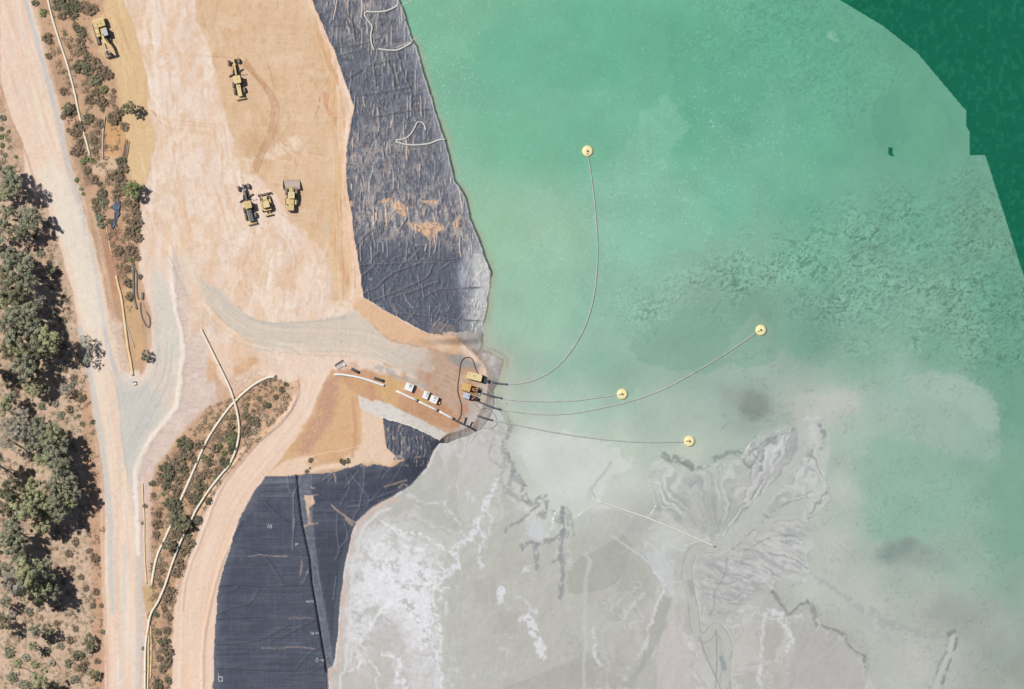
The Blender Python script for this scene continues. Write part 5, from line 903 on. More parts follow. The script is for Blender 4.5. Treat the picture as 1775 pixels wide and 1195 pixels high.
# ------------------------------------------------------------------ pump station
def unit(name, label, px, py, L, Wd, H, ang, m, cat='pump', z0=.25):
    t = empty(name, at(px, py), R(-ang), label, cat)     # +X runs right along the unit
    m_ = MB(); m_.box((0,Wd*.35,.14), (L,.16,.22)); m_.box((0,-Wd*.35,.14), (L,.16,.22)); m_.build('skid', M['dark'], t); return t
t = unit('pump_unit', 'cream boxed pump unit nearest the water at the end of the peninsula', 823.2, 653.2, 4.0, 1.75, 2.1, 14, 'paleyellow')
MB().box((-.1,0,1.25), (3.7,1.75,1.95)).build('canopy', M['paleyellow'], t); MB().box((-.25,.15,2.28), (.35,.3,.16)).build('exhaust', M['worn'], t); MB().box((-1.55,.3,2.25), (.2,.2,.1)).build('lifting_eye', M['dark'], t)
MB().cyl((1.4,.6,1.0), (1.5,.75,2.5), .12, 10).build('mast', M['yellow'], t)
m = MB(); m.box((2.15,-.2,.7), (.7,1.3,.9)); m.cyl((2.5,-.3,.7), (3.1,-.3,.7), .35, 14); m.build('pump_head', M['dark'], t); MB().box((3.0,-.3,.55), (.8,.9,.7)).build('suction_box', M['darkpanel'], t)
t = unit('pump_unit', 'orange pump unit with open engine bay between the other two pump units', 814.2, 673.5, 3.9, 1.9, 1.9, 17, 'orange')
MB().box((-.85,0,1.15), (2.15,1.8,1.75)).build('canopy', M['orange'], t); MB().box((-.3,.25,2.08), (.25,.2,.14)).build('exhaust', M['dark'], t)
m = MB()
for s_ in (-1,1): m.box((1.1,s_*.86,1.85), (1.6,.12,.12)); m.box((1.85,s_*.86,1.0), (.12,.12,1.7))
m.box((1.85,0,1.85), (.12,1.72,.12)); m.build('open_frame', M['orange'], t)
m = MB(); m.box((1.0,0,.8), (1.2,.8,.9)); m.cyl((.6,.1,1.3), (1.3,.1,1.3), .22, 12); m.build('engine', M['rust'], t); m = MB(); m.cyl((1.6,0,.8), (2.3,0,.8), .38, 14); m.box((2.2,.1,.7),(.4,.9,.5)); m.build('pump_head', M['dark'], t)
t = unit('pump_unit', 'pale blue-grey topped pump unit below the orange one with rusty engine end', 813.6, 688.2, 3.9, 1.45, 1.6, 17, 'bluegrey')
MB().box((-.75,0,1.0), (1.75,1.35,1.5)).build('canopy', M['bluegrey'], t); MB().box((-1.7,0,1.05), (.18,1.35,1.35)).build('end_panel', M['orange'], t); MB().box((-.2,.2,1.8), (.3,.25,.14)).build('exhaust', M['dark'], t)
m = MB(); m.box((.7,0,.6), (1.1,1.1,.75)); m.build('frame', M['dark'], t); m = MB(); m.box((1.2,.2,.95), (.5,.4,.5)); m.box((.9,-.25,.95), (.45,.35,.4)); m.build('engine', M['rust'], t); m = MB(); m.cyl((1.6,0,.7), (2.1,0,.7), .42, 14); m.build('pump_head', M['dark'], t)
def tank(px, py, w, d, ang, label, lid):
    t = empty('water_tank', at(px, py), R(-ang), label, 'tank', 'white square tanks on the work area')
    MB().box((0,0,.68), (w,d,1.2), bev=.09, taper=(.97,.97)).build('tank_body', M['whitetank'], t); l_ = MB().cyl((lid[0],lid[1],1.27), (lid[0],lid[1],1.36), .2, 14).build('lid', M['tankdirt'], t)
    MB().box((lid[0]+.1,d*.26,1.29), (w*.4,d*.3,.03), bev=0).build('top_panel', M['tankdirt'], t)
    m = MB(); m.box((0,d*.35,.05), (w,.14,.1)); m.box((0,-d*.35,.05), (w,.14,.1)); m.build('pallet', M['log'], t); MB().cyl((w*.5,0,.3), (w*.5+.16,0,.3), .06, 8).build('tap', M['dark'], t)
tank(709.3,671.5, 2.05, 1.95, 21, 'white square tank standing apart beside the sand heap', (.15,.0))
tank(738.4,685.2, 1.4, 1.95, 21, 'narrower white square tank touching its right-hand neighbour', (.15,-.15))
tank(752.2,692.8, 1.95, 1.85, 22, 'white square tank with grimy top at the right end by the yellow drum', (.1,-.2))
t = empty('yellow_drum', at(761.3,698.8), 0, 'small yellow drum standing at the corner of the right-hand white tank', 'drum'); MB().cyl((0,0,0), (0,0,.55), .24, 14).build('drum_body', M['gold'], t); MB().cyl((0,0,.55), (0,0,.6), .18, 12).build('lid', M['paleyellow'], t)
# ------------------------------------------------------------------ floating intakes and their hoses
HO = [([(1019,270),(1024,298),(1030,345),(1034,390),(1036,430),(1034,480),(1026,530),(1010,575),(985,615),(955,644),(920,661),(880,666.5),(849,662)], (1018.5,262), 'float alone in green water at the top of its hose', (0,1)),
 ([(1070,684.5),(1040,689),(1000,694.5),(960,696.5),(920,696),(890,694),(861,689),(832,681)], (1078.5,683.5), 'float nearest the pumps, where the far float hose passes', (-1,.2)),
 ([(1311,577),(1275,602),(1240,624.5),(1200,648),(1160,670),(1120,687),(1090,696.5),(1050,706),(1000,716),(950,719),(905,716),(862,709),(828,696)], (1319,572.5), 'float at the right end of the longest straight hose', (-.85,.5)),
 ([(1187,766),(1130,767),(1080,765),(1020,759),(950,748),(880,734),(850,728),(827,721)], (1195,765), 'float lowest of all where green water turns grey', (-1,0))]
for k, (pts, (bx, by), lb, dr) in enumerate(HO):
    r = .14; P = path(pts, r, lift=-.02 if k != 3 else .02); o = Vector(P[0])
    t = empty('suction_hose', o, 0, 'thin grey hose running to the '+('topmost float in a long hooked curve','float nearest the pumps','rightmost float across pale water','lowest float along the grey edge')[k], 'hose', 'hoses from the pumps to the floats')
    MB().tube([p-o for p in P], r, 8).build('hose_run', M['hose'], t)
    n = len(P); acc = 0; i0 = n-1
    for i in range(n-1, 0, -1):
        acc += (P[i]-P[i-1]).length; i0 = i-1
        if acc > (4.2,5.2,6.0,3.6)[k]: break
    MB().tube([p-o+Vector((0,0,.06)) for p in P[i0:]], .22, 10).build('hose_sleeve', M['darkpanel'], t)
    b = empty('float', W(bx, by, gz(bx, by)-.15), 0, 'round yellow '+lb, 'float', 'yellow pump floats')
    MB().lathe((0,0,0), [(1.15,-.15),(1.33,.1),(1.35,.35),(1.22,.55),(.95,.64),(.5,.68)], 32).build('float_body', M['floatyellow'], b)
    for a in range(8):
        q = 2*math.pi*a/8+.2*k; MB().box((math.cos(q)*.92,math.sin(q)*.92,.66), (.12,.32,.06), RZ(q)).build('lifting_lug', M['whitetank'], b)
    MB().cyl((0,0,.6), (0,0,.95), .26, 16).build('pump_motor', M['darkpanel'], b)
    dv = Vector((dr[0],-dr[1],0)).normalized(); m = MB(); m.cyl(dv*.62+Vector((0,0,.6)), dv*.62+Vector((0,0,.82)), .15, 10); m.build('valve', M['dark'], b); MB().cyl(dv*.62+Vector((0,0,.66)), dv*1.5+Vector((0,0,.3)), .12, 8).build('outlet_pipe', M['hose'], b)
# ------------------------------------------------------------------ ropes on the liner, tarp, rack, painted marks
RP = [([(690,9),(680,15),(668,19.5),(650,21),(635,20)], 2.6, 'pale rope strip running to the water near the top of the upper liner'),
 ([(634,21),(632,26),(638,36),(645,46),(643,60),(644,75),(649,88)], 2.0, 'thin pale rope running down between the two top strips on the liner'),
 ([(656,85),(672,87),(688,87),(698,83),(714,74)], 2.6, 'pale rope strip ending at the shore below the top one'),
 ([(686,243),(700,241),(710,235),(719,221),(723,213),(729,211.5),(735,216),(738,226)], 2.0, 'pale rope arched like a hat on the upper liner'),
 ([(686,245.5),(698,249.5),(712,251.5),(730,251),(746,248.5),(760,243),(772,242)], 2.4, 'pale rope lying flat below the arched rope to the shore')]
for pts, w, lb in RP:
    w *= 1.35; P = path(pts, w*S/2); o = Vector(P[0]); t = tag(MB().tube([p-o for p in P], w*S/2, 7).build('liner_rope', M['rope']), lb, 'rope', 'pale ropes on the upper liner'); t.location = o
for k, (c, dx) in enumerate((((696,10),1),((700,78),1),((704,76),1))):
    P = path([(c[0]-14,c[1]+5),(c[0]+4,c[1]-2),(c[0]+22,c[1]-12)], .06); o = Vector(P[0]); t = tag(MB().tube([p-o for p in P], .07, 6).build('tie_line', M['rope']), ('thin tie line reaching the water at the top rope strip','upper thin tie line reaching the water at the second rope strip','lower thin tie line reaching the water at the second rope strip')[k], 'line', 'thin tie lines at the shore'); t.location = o
def sheet(name, outline, m, label, cat, hh=.35, n=0):
    bm = bmesh.new(); xs = [p[0] for p in outline]; ys = [p[1] for p in outline]; st = 1.2; g = {}; rnd_ = random.Random(3)
    o = at(sum(xs)/len(xs), sum(ys)/len(ys))
    for i in range(int((max(xs)-min(xs))/st)+2):
        for j in range(int((max(ys)-min(ys))/st)+2):
            x = min(xs)+i*st; y = min(ys)+j*st
            if inside(np.array([x]), np.array([y]), outline)[0]:
                v = float(fbm(np.array([x/3.2]), np.array([y/6.]), 3, 9)[0]); g[i,j] = bm.verts.new(W(x+rnd_.uniform(-.3,.3), y+rnd_.uniform(-.3,.3), gz(x,y)+.08+hh*v)-o)
    for (i, j) in list(g):
        if all(k in g for k in ((i+1,j),(i+1,j+1),(i,j+1))): bm.faces.new((g[i,j],g[i,j+1],g[i+1,j+1],g[i+1,j]))
    bmesh.ops.delete(bm, geom=[v for v in bm.verts if not v.link_faces], context='VERTS')
    me = bpy.data.meshes.new(name); bm.to_mesh(me); bm.free(); me.materials.append(m); ob = bpy.data.objects.new(name, me); C.objects.link(ob); ob.location = o
    sm = ob.modifiers.new('s', 'SOLIDIFY'); sm.thickness = .03; return tag(ob, label, cat)
sheet('tarpaulin', [(191,358),(198,351),(203,348),(209,348),(208,360),(207,372),(203,380),(199,393),(194,399),(190,396),(193,384),(198,376),(198,366),(193,363)], M['tarp'], 'crumpled blue-grey tarpaulin lying in the scrub strip below the round tree', 'tarpaulin', .9)
t = empty('steel_rack', at(590,634), R(32), 'pale steel rack lying beside the road corner above the white pipe', 'rack')
for y in (.55,-.5): MB().box((0,y,.25), (2.6,.1,.14)).build('rail', M['bluegrey'], t)
for k in range(6): MB().box((-1.1+k*.44,0,.32), (.07,1.0,.08)).build('slat', M['bluegrey'], t)
MB().tube([(-1.2,.8,.3),(0,.85,.32),(1.3,.8,.3)], .09, 8).build('bar', M['dark'], t)
MB().box((.9,-.35,.45), (.5,.45,.3)).build('bundle', M['whitetank'], t)
t = empty('marker_box', at(233.5,664.5), R(12), 'small white box with dark lid at the tip of the road divide', 'box'); MB().box((0,-.15,.3), (.8,.45,.55)).build('box_body', M['whitetank'], t); MB().box((0,.25,.34), (.85,.3,.5)).build('lid', M['darkpanel'], t)
def number(txt, px, py, size, rz, label, dz=.05):
    cu = bpy.data.curves.new('painted_number', 'FONT'); cu.body = txt; cu.size = size; cu.align_x = 'CENTER'; cu.align_y = 'CENTER'; cu.extrude = .004; cu.offset = .02
    tmp = bpy.data.objects.new('tmp', cu); C.objects.link(tmp); dg = bpy.context.evaluated_depsgraph_get(); me = bpy.data.meshes.new_from_object(tmp.evaluated_get(dg)); bpy.data.objects.remove(tmp)
    me.materials.clear(); me.materials.append(M['paint'])
    n = gnormal(px, py); mm = max(gz(px+a, py+b)-(-(n.x*a*S)+(n.y*b*S))/n.z*-1*-1 for a in (-4,0,4) for b in (-4,0,4))
    z = max(gz(px+a,py+b)-(-n.x*(a*S)-n.y*(-b*S))/n.z for a in (-4,-2,0,2,4) for b in (-4,-2,0,2,4))
    ob = bpy.data.objects.new('painted_number', me); C.objects.link(ob); ob.matrix_world = Matrix.Translation(W(px, py, z+dz)) @ n.to_track_quat('Z', 'Y').to_matrix().to_4x4() @ RZ(rz)
    return tag(ob, label, 'painted mark', 'white marks painted on the liners')
number('10', 467, 913, 1.25, R(-90), 'white rotated number 10 painted high on the lower liner by the road')
number('%', 514.5, 943.5, 1.0, 0, 'small white mark painted just left of the crease, uppermost of its column')
number('15', 532, 993, .9, R(-90), 'small white number painted left of the crease below the dust streak')
number('E', 534, 1043, 1.1, 0, 'white E shaped mark painted left of the crease'); number('m', 540.5, 1043, 1.2, R(90), 'blocky white mark right of the painted E')
number('16', 541, 1098, 1.0, R(-90), 'white number painted left of the crease near a dusty band'); number('m', 549.5, 1098, 1.1, R(90), 'blocky white mark right of the painted number on the dusty band')
number('17', 550, 1145, 1.1, R(0), 'white 17 painted lowest left of the crease'); number('m', 558.5, 1145, 1.1, R(90), 'blocky white mark right of the painted 17')
number('D', 382, 1177, 1.8, R(90), 'large white letter painted at the road edge of the lower liner, lower of two'); number('L', 379.5, 1171, 1.2, R(-90), 'thin white letter painted at the road edge of the lower liner, upper of two')
number('x', 616, 278, 1.2, 0, 'white x painted at the pad edge of the upper liner'); number('9', 616, 284, 1.0, 0, 'blurred white mark right below the painted x')

# ------------------------------------------------------------------ vegetation
def crown(bm, rnd, R_, H_, nclump, nleaf, leaf, base=0.0, flat=.55):
    """leaf clumps spread through the crown volume"""
    for c in range(nclump):
        a = rnd.uniform(0, 2*math.pi); rr = R_*math.sqrt(rnd.random())*rnd.uniform(.75,1.0); zz = base+H_*(rnd.random()**.8)*(1-.45*(rr/R_)**2)
        cc = Vector((math.cos(a)*rr, math.sin(a)*rr*rnd.uniform(.8,1), zz)); cr_ = R_*rnd.uniform(.12,.28)
        for l in range(nleaf):
            v = Vector((rnd.gauss(0,1), rnd.gauss(0,1), rnd.gauss(0,1))); v.normalize(); p = cc+Vector((v.x*cr_, v.y*cr_, v.z*cr_*flat))*rnd.random()**.4
            n = (v+Vector((rnd.uniform(-.8,.8), rnd.uniform(-.8,.8), .6))).normalized(); q = n.to_track_quat('Z', 'Y'); L = leaf*rnd.uniform(.6,1.3); tw = rnd.uniform(0,6.28)
            x = q @ Vector((math.cos(tw), math.sin(tw), 0))*L; y = q @ Vector((-math.sin(tw), math.cos(tw), 0))*L*.45
            bm.faces.new([bm.verts.new(p-x*.5), bm.verts.new(p+y*.5), bm.verts.new(p+x*.5), bm.verts.new(p-y*.5)])
def tree_proto(seed, leafm, R_=1.0, H_=3.6, nc=46, nl=46, leaf=.17, ck=.42):
    rnd = random.Random(seed); t = bpy.data.objects.new('eucalyptus_tree', None); 
    m = MB(); top = H_*.86; m.tube([(0,0,-.1),(rnd.uniform(-.05,.05),rnd.uniform(-.05,.05),H_*.3),(rnd.uniform(-.12,.12),rnd.uniform(-.12,.12),H_*.6),(rnd.uniform(-.2,.2),rnd.uniform(-.2,.2),top)], [.085,.07,.05,.02], 7)
    for k in range(7):
        a = k*2.4+rnd.uniform(-.4,.4); h0 = H_*rnd.uniform(.35,.65); e = R_*rnd.uniform(.5,.85); m.tube([(0,0,h0),(math.cos(a)*e*.5,math.sin(a)*e*.5,h0+H_*.12),(math.cos(a)*e,math.sin(a)*e,h0+H_*rnd.uniform(.15,.32))], [.04,.025,.01], 5)
    tr = m.build('trunk', M['bark'], t)
    bm = bmesh.new(); crown(bm, rnd, R_, H_*ck, nc, nl, leaf, base=H_*(1-ck)-.1); me = bpy.data.meshes.new('crown'); bm.to_mesh(me); bm.free(); me.materials.append(leafm)
    c = bpy.data.objects.new('crown', me); C.objects.link(c); c.parent = t; return t
def shrub_proto(seed, leafm, sparse=False):
    rnd = random.Random(seed); t = bpy.data.objects.new('shrub', None); m = MB()
    for k in range(9):
        a = k*.7+rnd.uniform(-.3,.3); e = rnd.uniform(.4,.85); m.tube([(0,0,-.05),(math.cos(a)*e*.5,math.sin(a)*e*.5,.4),(math.cos(a)*e,math.sin(a)*e,rnd.uniform(.55,.85))], [.035,.025,.008], 4)
    m.build('stem', M['stem'], t)
    bm = bmesh.new(); crown(bm, rnd, 1.0, .75, 48, 56 if sparse else 52, .13 if sparse else .15, base=.12, flat=.8); me = bpy.data.meshes.new('foliage'); bm.to_mesh(me); bm.free(); me.materials.append(leafm)
    c = bpy.data.objects.new('foliage', me); C.objects.link(c); c.parent = t; return t
TP = {k: [tree_proto(100+i*7+ord(k), LEAF[k], H_=(3.4,4.0,3.0)[i], leaf=.15 if k != 's' else .12, nl=70 if k != 's' else 46, nc=40) for i in range(3)] for k in 'gysd'}
SP = {k: [shrub_proto(300+i*5+ord(k), LEAF[k], k == 'b') for i in range(3)] for k in 'gysdbe'}
TREES = [(8,300,14,'g'),(23,316,16,'g'),(5,338,12,'y'),(10,366,12,'g'),(38,368,10,'s'),(56,376,16,'g'),(8,393,13,'g'),(30,405,12,'d'),(36,462,21,'g'),(22,500,20,'d'),(44,492,16,'g'),(4,520,16,'y'),(8,470,14,'d'),(65,516,11,'s'),(88,468,7,'g'),(46,545,18,'g'),(10,556,18,'g'),
 (62,573,20,'g'),(30,582,18,'g'),(82,590,19,'y'),(12,604,14,'d'),(56,612,15,'d'),(44,634,18,'g'),(148,592,10,'s'),(158,606,8,'s'),(152,624,8,'s'),(56,672,13,'y'),(76,672,9,'g'),(5,706,15,'y'),(112,676,9,'s'),(8,737,12,'s'),(32,720,14,'s'),(37,744,19,'s'),(16,764,17,'s'),(68,742,15,'g'),
 (56,768,14,'g'),(86,752,18,'y'),(104,765,13,'g'),(96,786,20,'g'),(112,800,13,'g'),(74,802,14,'y'),(110,833,19,'g'),(88,842,15,'g'),(124,852,13,'g'),(117,872,14,'y'),(60,853,18,'y'),(42,880,19,'y'),(80,876,18,'y'),(98,896,15,'g'),(14,848,17,'d'),(4,882,12,'d'),(72,906,14,'y'),(18,916,16,'g'),
 (8,942,18,'g'),(32,944,16,'g'),(47,990,21,'y'),(76,984,14,'g'),(60,1014,19,'y'),(24,1008,18,'s'),(82,1008,15,'g'),(92,1026,15,'g'),(8,1042,10,'g'),(8,1078,12,'d'),(60,1090,11,'g'),(82,1092,9,'d'),(154,1113,12,'d'),(163,1169,8,'d'),(70,1178,15,'y'),(44,1190,11,'g'),(92,1192,10,'d'),(58,1122,8,'g'),
 (20,320,12,'d'),(44,392,14,'g'),(14,450,16,'g'),(32,520,15,'g'),(20,545,14,'g'),(48,560,16,'g'),(70,600,16,'g'),(26,600,14,'y'),(90,610,11,'d'),(60,645,14,'d'),(22,690,12,'g'),(20,735,14,'s'),(50,755,15,'s'),(80,770,16,'g'),(98,812,15,'g'),(104,855,15,'y'),(60,880,16,'g'),(94,872,14,'g'),(24,860,15,'g'),(30,965,14,'g'),(62,998,16,'g'),(36,1020,14,'g'),(70,1030,13,'d'),(14,990,14,'s'),
 (-14,420,18,'g'),(-16,640,18,'g'),(-18,800,20,'g'),(-14,990,20,'g'),(224,187,10,'d'),(229,330,14,'e'),(311,904,15,'d'),(292,944,10,'d'),(252,616,8,'d'),(116,188,9,'d')]
ORD = ['topmost','second','third','fourth','fifth','sixth','seventh','eighth','ninth','tenth','eleventh','twelfth','thirteenth','fourteenth','fifteenth','sixteenth','seventeenth','eighteenth','nineteenth','twentieth']
SPECIAL = {(224,187):'small dark tree standing alone on the tan excavator track, casting a round shadow',(229,330):'round green tree at the scrub edge above the blue-grey tarpaulin',(311,904):'big dark bush covering the thick cream pipe in the lower scrub strip',(292,944):'dark bush over the end of the thick cream pipe',(252,616):'small dark tree on the pale shoulder beside the road junction',(116,188):'dark rounded tree left of the top cream pipe beside the haul road',(154,1113):'lone round dark tree on bare soil at the lower left beside the haul road',(163,1169):'small round dark tree on the lowest left verge beside the haul road',(148,592):'pale grey tree overhanging the haul road edge, topmost of three',(158,606):'pale grey tree overhanging the haul road edge, middle of three',(152,624):'pale grey tree overhanging the haul road edge, lowest of three',(88,468):'small tree alone on pale soil left of the haul road bend'}
TN = {'g':'grey-green tree','y':'yellow-green tree','s':'silvery sparse tree','d':'dark green tree','e':'fresh green tree'}
TP['e'] = [tree_proto(901, LEAF['e'], H_=2.4)]
LM = [((20,340),'in the upper left clump'),((30,490),'left of the road bend'),((50,600),'level with the road junction'),((25,730),'in the pale wood'),((95,800),'hard against the haul road'),((50,880),'in the middle lower wood'),((40,1000),'beside the lower bare slope'),((60,1150),'in the bottom left corner wood')]
def near(lm, x, y): return min(range(len(lm)), key=lambda i: (lm[i][0][0]-x)**2+(lm[i][0][1]-y)**2)
used = set(); groups = {}
for (x, y, r, k) in TREES:
    if (x, y) not in SPECIAL: groups.setdefault((near(LM, x, y), k, r >= 15), []).append((y, x))
rt = random.Random(11)
def place(protos, key, i, x, y, s3, rz, z, used=used):
    p = protos[key][i]
    if id(p) not in used: used.add(id(p)); C.objects.link(p); o = p
    else: o = copy_tree(p)
    o.location = W(x, y, z); o.scale = s3; o.rotation_euler = (0, 0, rz); return o
for n_, (x, y, r, k) in enumerate(TREES):
    rm_ = r*S*1.32; low = (x > 200 or (x, y) in ((116,188),(154,1113),(163,1169)))
    hs = (1.05 if r > 14 else 1.0)*rm_*(.95 if not low else .62)+(.35 if not low else 0)
    if r >= 11 and not low and (x, y) not in SPECIAL: hs *= 1.3
    if (x, y) == (224,187): hs = rm_*1.15
    if (x, y) == (229,330): hs = rm_*1.05
    o = place(TP, k, n_ % len(TP[k]), x, y, (rm_, rm_*rt.uniform(.85,1.1), hs), rt.uniform(0,6.28), gz(x, y))
    if (x, y) in SPECIAL: lb = SPECIAL[(x, y)]
    else:
        g_ = (near(LM, x, y), k, r >= 15); L_ = sorted(groups[g_]); i = L_.index((y, x)); lb = ('broad ' if r >= 15 else 'smaller ')+TN[k]+' '+LM[g_[0]][1]+('' if len(L_) == 1 else ', '+ORD[i]+' from top')
    tag(o, lb, 'tree', 'eucalyptus trees in the wood left of the haul road' if x < 150 and (x, y) not in SPECIAL else None)
SH = """60 5 5 d|74 23 6 e|82 66 9 b|83 97 5 b|100 4 11 d|114 12 12 d|128 8 9 d|106 28 7 b|127 26 8 b|146 14 9 b|158 16 9 b|130 46 6 b|139 54 8 d|138 72 8 b|143 86 8 b|112 60 3 e|120 82 3 b|151 100 7 b|138 115 11 d|151 121 10 d|165 110 9 b|176 124 10 b|186 130 8 b|165 140 9 g|180 156 6 e|165 160 7 b|155 172 8 b|173 176 9 b|197 158 4 b|109 158 6 b|124 196 7 b|109 203 4 b|177 190 4 e|197 183 3 b|196 206 10 b|206 195 8 b|215 219 7 b|152 205 9 d|136 219 9 b|130 230 8 b|173 214 7 b|170 229 4 b|162 243 6 b|118 226 4 b|138 247 5 b|131 262 9 b|145 278 7 e|160 278 4 e|163 262 5 b|208 280 8 d|213 293 9 b|4 205 5 g|3 223 4 d|15 228 3 e|2 238 4 e|4 252 4 e|8 270 4 g|28 272 3 e|
133 312 4 e|141 328 3 g|144 336 3 e|150 296 6 b|162 312 7 b|172 319 4 d|192 306 6 b|205 302 10 b|207 316 10 b|204 331 9 b|200 344 6 b|177 337 8 d|180 351 7 g|165 350 7 b|166 362 7 b|172 376 7 g|176 390 6 g|190 384 4 d|221 352 7 b|232 358 8 b|236 371 8 b|235 386 9 b|225 401 9 b|235 411 9 b|239 400 4 e|223 384 5 b|205 435 8 b|225 432 9 b|237 446 6 b|228 451 4 e|220 466 6 b|221 490 7 b|224 515 7 b|217 452 3 b|243 480 4 b|
318 768 11 d|320 786 11 b|308 804 11 b|288 816 13 d|316 812 8 d|346 772 8 b|336 798 6 b|264 838 5 d|287 840 8 d|300 845 6 b|308 832 7 b|298 872 12 d|304 884 9 d|282 857 3 e|274 891 6 b|272 908 8 b|270 927 6 b|251 877 4 b|247 907 3 b|266 858 4 b|306 852 8 b|401 754 9 d|399 766 8 e|380 774 5 e|388 786 5 e|401 778 8 d|372 778 7 b|362 802 6 d|389 802 9 d|346 828 8 b|358 820 8 b|377 818 7 b|344 846 9 d|355 845 5 b|333 863 8 b|341 866 8 d|360 869 5 d|372 828 4 e|324 857 6 b|320 824 6 b|306 925 9 b|326 927 8 d|342 901 7 d|328 941 8 b|320 956 8 b|429 750 6 b|433 732 5 b|443 732 8 b|419 752 4 d|
449 691 4 b|462 703 6 d|488 676 5 d|495 666 4 d|477 688 5 b|458 665 4 b|429 701 3 b|425 720 6 b|435 730 7 d|423 743 7 b|400 740 6 b|403 723 5 b|439 712 3 b|392 752 5 b|384 762 4 b|352 792 5 e|366 790 4 b|538 798 4 d|594 801 5 d|603 799 4 d|532 817 3 d|537 812 2 d|
312 977 8 b|305 994 8 b|300 960 5 b|281 990 5 b|289 1036 8 b|279 1013 5 b|296 1024 7 b|284 1056 5 b|294 1071 5 b|271 1066 4 d|274 1096 5 b|289 1093 6 b|284 1112 8 d|289 1128 9 b|276 1141 6 b|289 1147 8 b|281 1159 7 b|291 1179 6 d|272 1187 9 d|267 1003 3 g|248 1124 3 g|
165 1026 6 b|160 1050 5 b|175 1050 4 b|178 1096 4 g|135 1136 8 d|141 1156 8 b|168 1146 5 b|155 955 5 b|163 967 7 b|120 1110 6 b|118 1150 6 g|128 1178 7 g|150 1150 4 b|130 1090 5 b|
25 681 6 b|120 710 6 b|135 689 8 b|143 690 6 b|125 668 5 g|136 721 3 d|160 732 4 d|112 640 5 b|128 655 5 b|105 720 6 g|142 735 4 b|100 470 4 b|90 500 4 b|96 540 6 g|108 556 6 g|115 520 4 b|118 535 3 b|70 440 6 g|84 455 4 b|12 655 7 g|20 620 6 b|30 660 5 g|72 705 6 g|95 700 5 s|110 600 6 b|98 1080 5 b|105 1120 5 g|15 1130 8 g|30 1150 7 y|45 1140 6 s|22 1175 8 g|60 1152 6 y|80 1130 6 g|90 1150 5 s|35 1100 7 s|50 1060 7 g|20 1065 6 s|100 1055 5 b|110 1010 5 b|118 960 6 b|125 985 5 b|130 940 6 b|140 1000 5 b|148 1020 5 b|60 410 5 b|20 436 6 g|5 440 6 s|52 425 4 b"""
shr = [(float(a), float(b), float(c), d_) for a, b, c, d_ in (q.split() for q in SH.replace('\n', '').split('|') if q.strip())]
SLM = [((115,10),'at the top of the scrub strip'),((82,80),'on the strip left of the top cream pipe'),((160,110),'below the excavator bucket'),((175,170),'in the upper scrub strip'),((205,205),'beside the pale excavator track'),((132,235),'at the lower end of the top cream pipe'),((165,250),'beside the mauve pipe'),((207,290),'at the foot of the log heap'),((5,240),'on the far left bank of the haul road'),((140,320),'on the verge above the tarpaulin'),((205,330),'under the round tree'),((172,370),'left of the tarpaulin'),((235,390),'along the road edge below the round tree'),((222,440),'above the folded grey hose'),((222,500),'left of the folded grey hose'),
 ((310,785),'on the crest above the thick cream pipe'),((290,835),'west of the thick cream pipe'),((272,900),'beside the straight brown pipe'),((350,830),'between the two long cream pipes'),((395,770),'inside the pipe bend'),((325,935),'between pipe and curved road'),((430,740),'beside the corrugated pipe'),((470,685),'in the brown corner near the pipe start'),((560,805),'on the tan terrace edge'),((300,990),'on the lower scrub strip'),((285,1060),'beside the sandy patch on the lower strip'),((284,1140),'at the foot of the lower strip'),((165,1030),'on the left verge of the lower haul road'),((150,1150),'near the lone round tree'),((130,690),'on bare brown soil by the wood'),((95,530),'on pale soil below the small lone tree'),((30,650),'in the clearing of the left wood'),((40,1130),'in the bottom left clearing'),((130,980),'on the bare slope beside the lower wood'),((60,430),'on pale soil in the upper wood')]
SN = {'d':'dark green shrub','b':'dry brown shrub','g':'grey-green shrub','e':'bright green shrub','s':'silvery shrub','y':'yellowish shrub'}
sg = {}
for (x, y, r, k) in shr: sg.setdefault((near(SLM, x, y), k, r >= 7), []).append((y, x))
for n_, (x, y, r, k) in enumerate(shr):
    rm_ = r*S*1.28; o = place(SP, k, n_ % 3, x, y, (rm_*rt.uniform(.9,1.15), rm_, rm_*rt.uniform(.8,1.15)), rt.uniform(0,6.28), gz(x, y))
    g_ = (near(SLM, x, y), k, r >= 7); L_ = sorted(sg[g_]); i = L_.index((y, x))
    tag(o, ('large ' if r >= 7 else 'small ')+SN[k]+' '+SLM[g_[0]][1]+('' if len(L_) == 1 else ', '+ORD[i]+' from top'), 'shrub', 'shrubs in the scrub beside the haul roads')
# unused prototypes leave nothing behind
for D_ in (TP, SP):
    for L_ in D_.values():
        for p in L_:
            if id(p) not in used:
                for ch in list(p.children): bpy.data.objects.remove(ch)
                bpy.data.objects.remove(p)
# fallen trunks in the wood
for a, b, r_, lb in (((2,386),(28,366),.12,'bare grey trunk lying at the edge of the upper left clump'),((5,398),(50,432),.16,'long bare fallen trunk among dark shade in the upper wood'),((34,1156),(62,1170),.12,'short dark fallen trunk in the bottom left clearing'),((12,1178),(28,1148),.08,'thin leaning dead trunk in the bottom left clearing'),((80,1130),(105,1160),.1,'dead trunk fallen towards the lone round tree')):
    P = path([a, ((a[0]+b[0])/2, (a[1]+b[1])/2-2), b], r_); o = Vector(P[0]); t = tag(MB().tube([p-o for p in P], r_, 6).build('fallen_trunk', M['log']), lb, 'log'); t.location = o
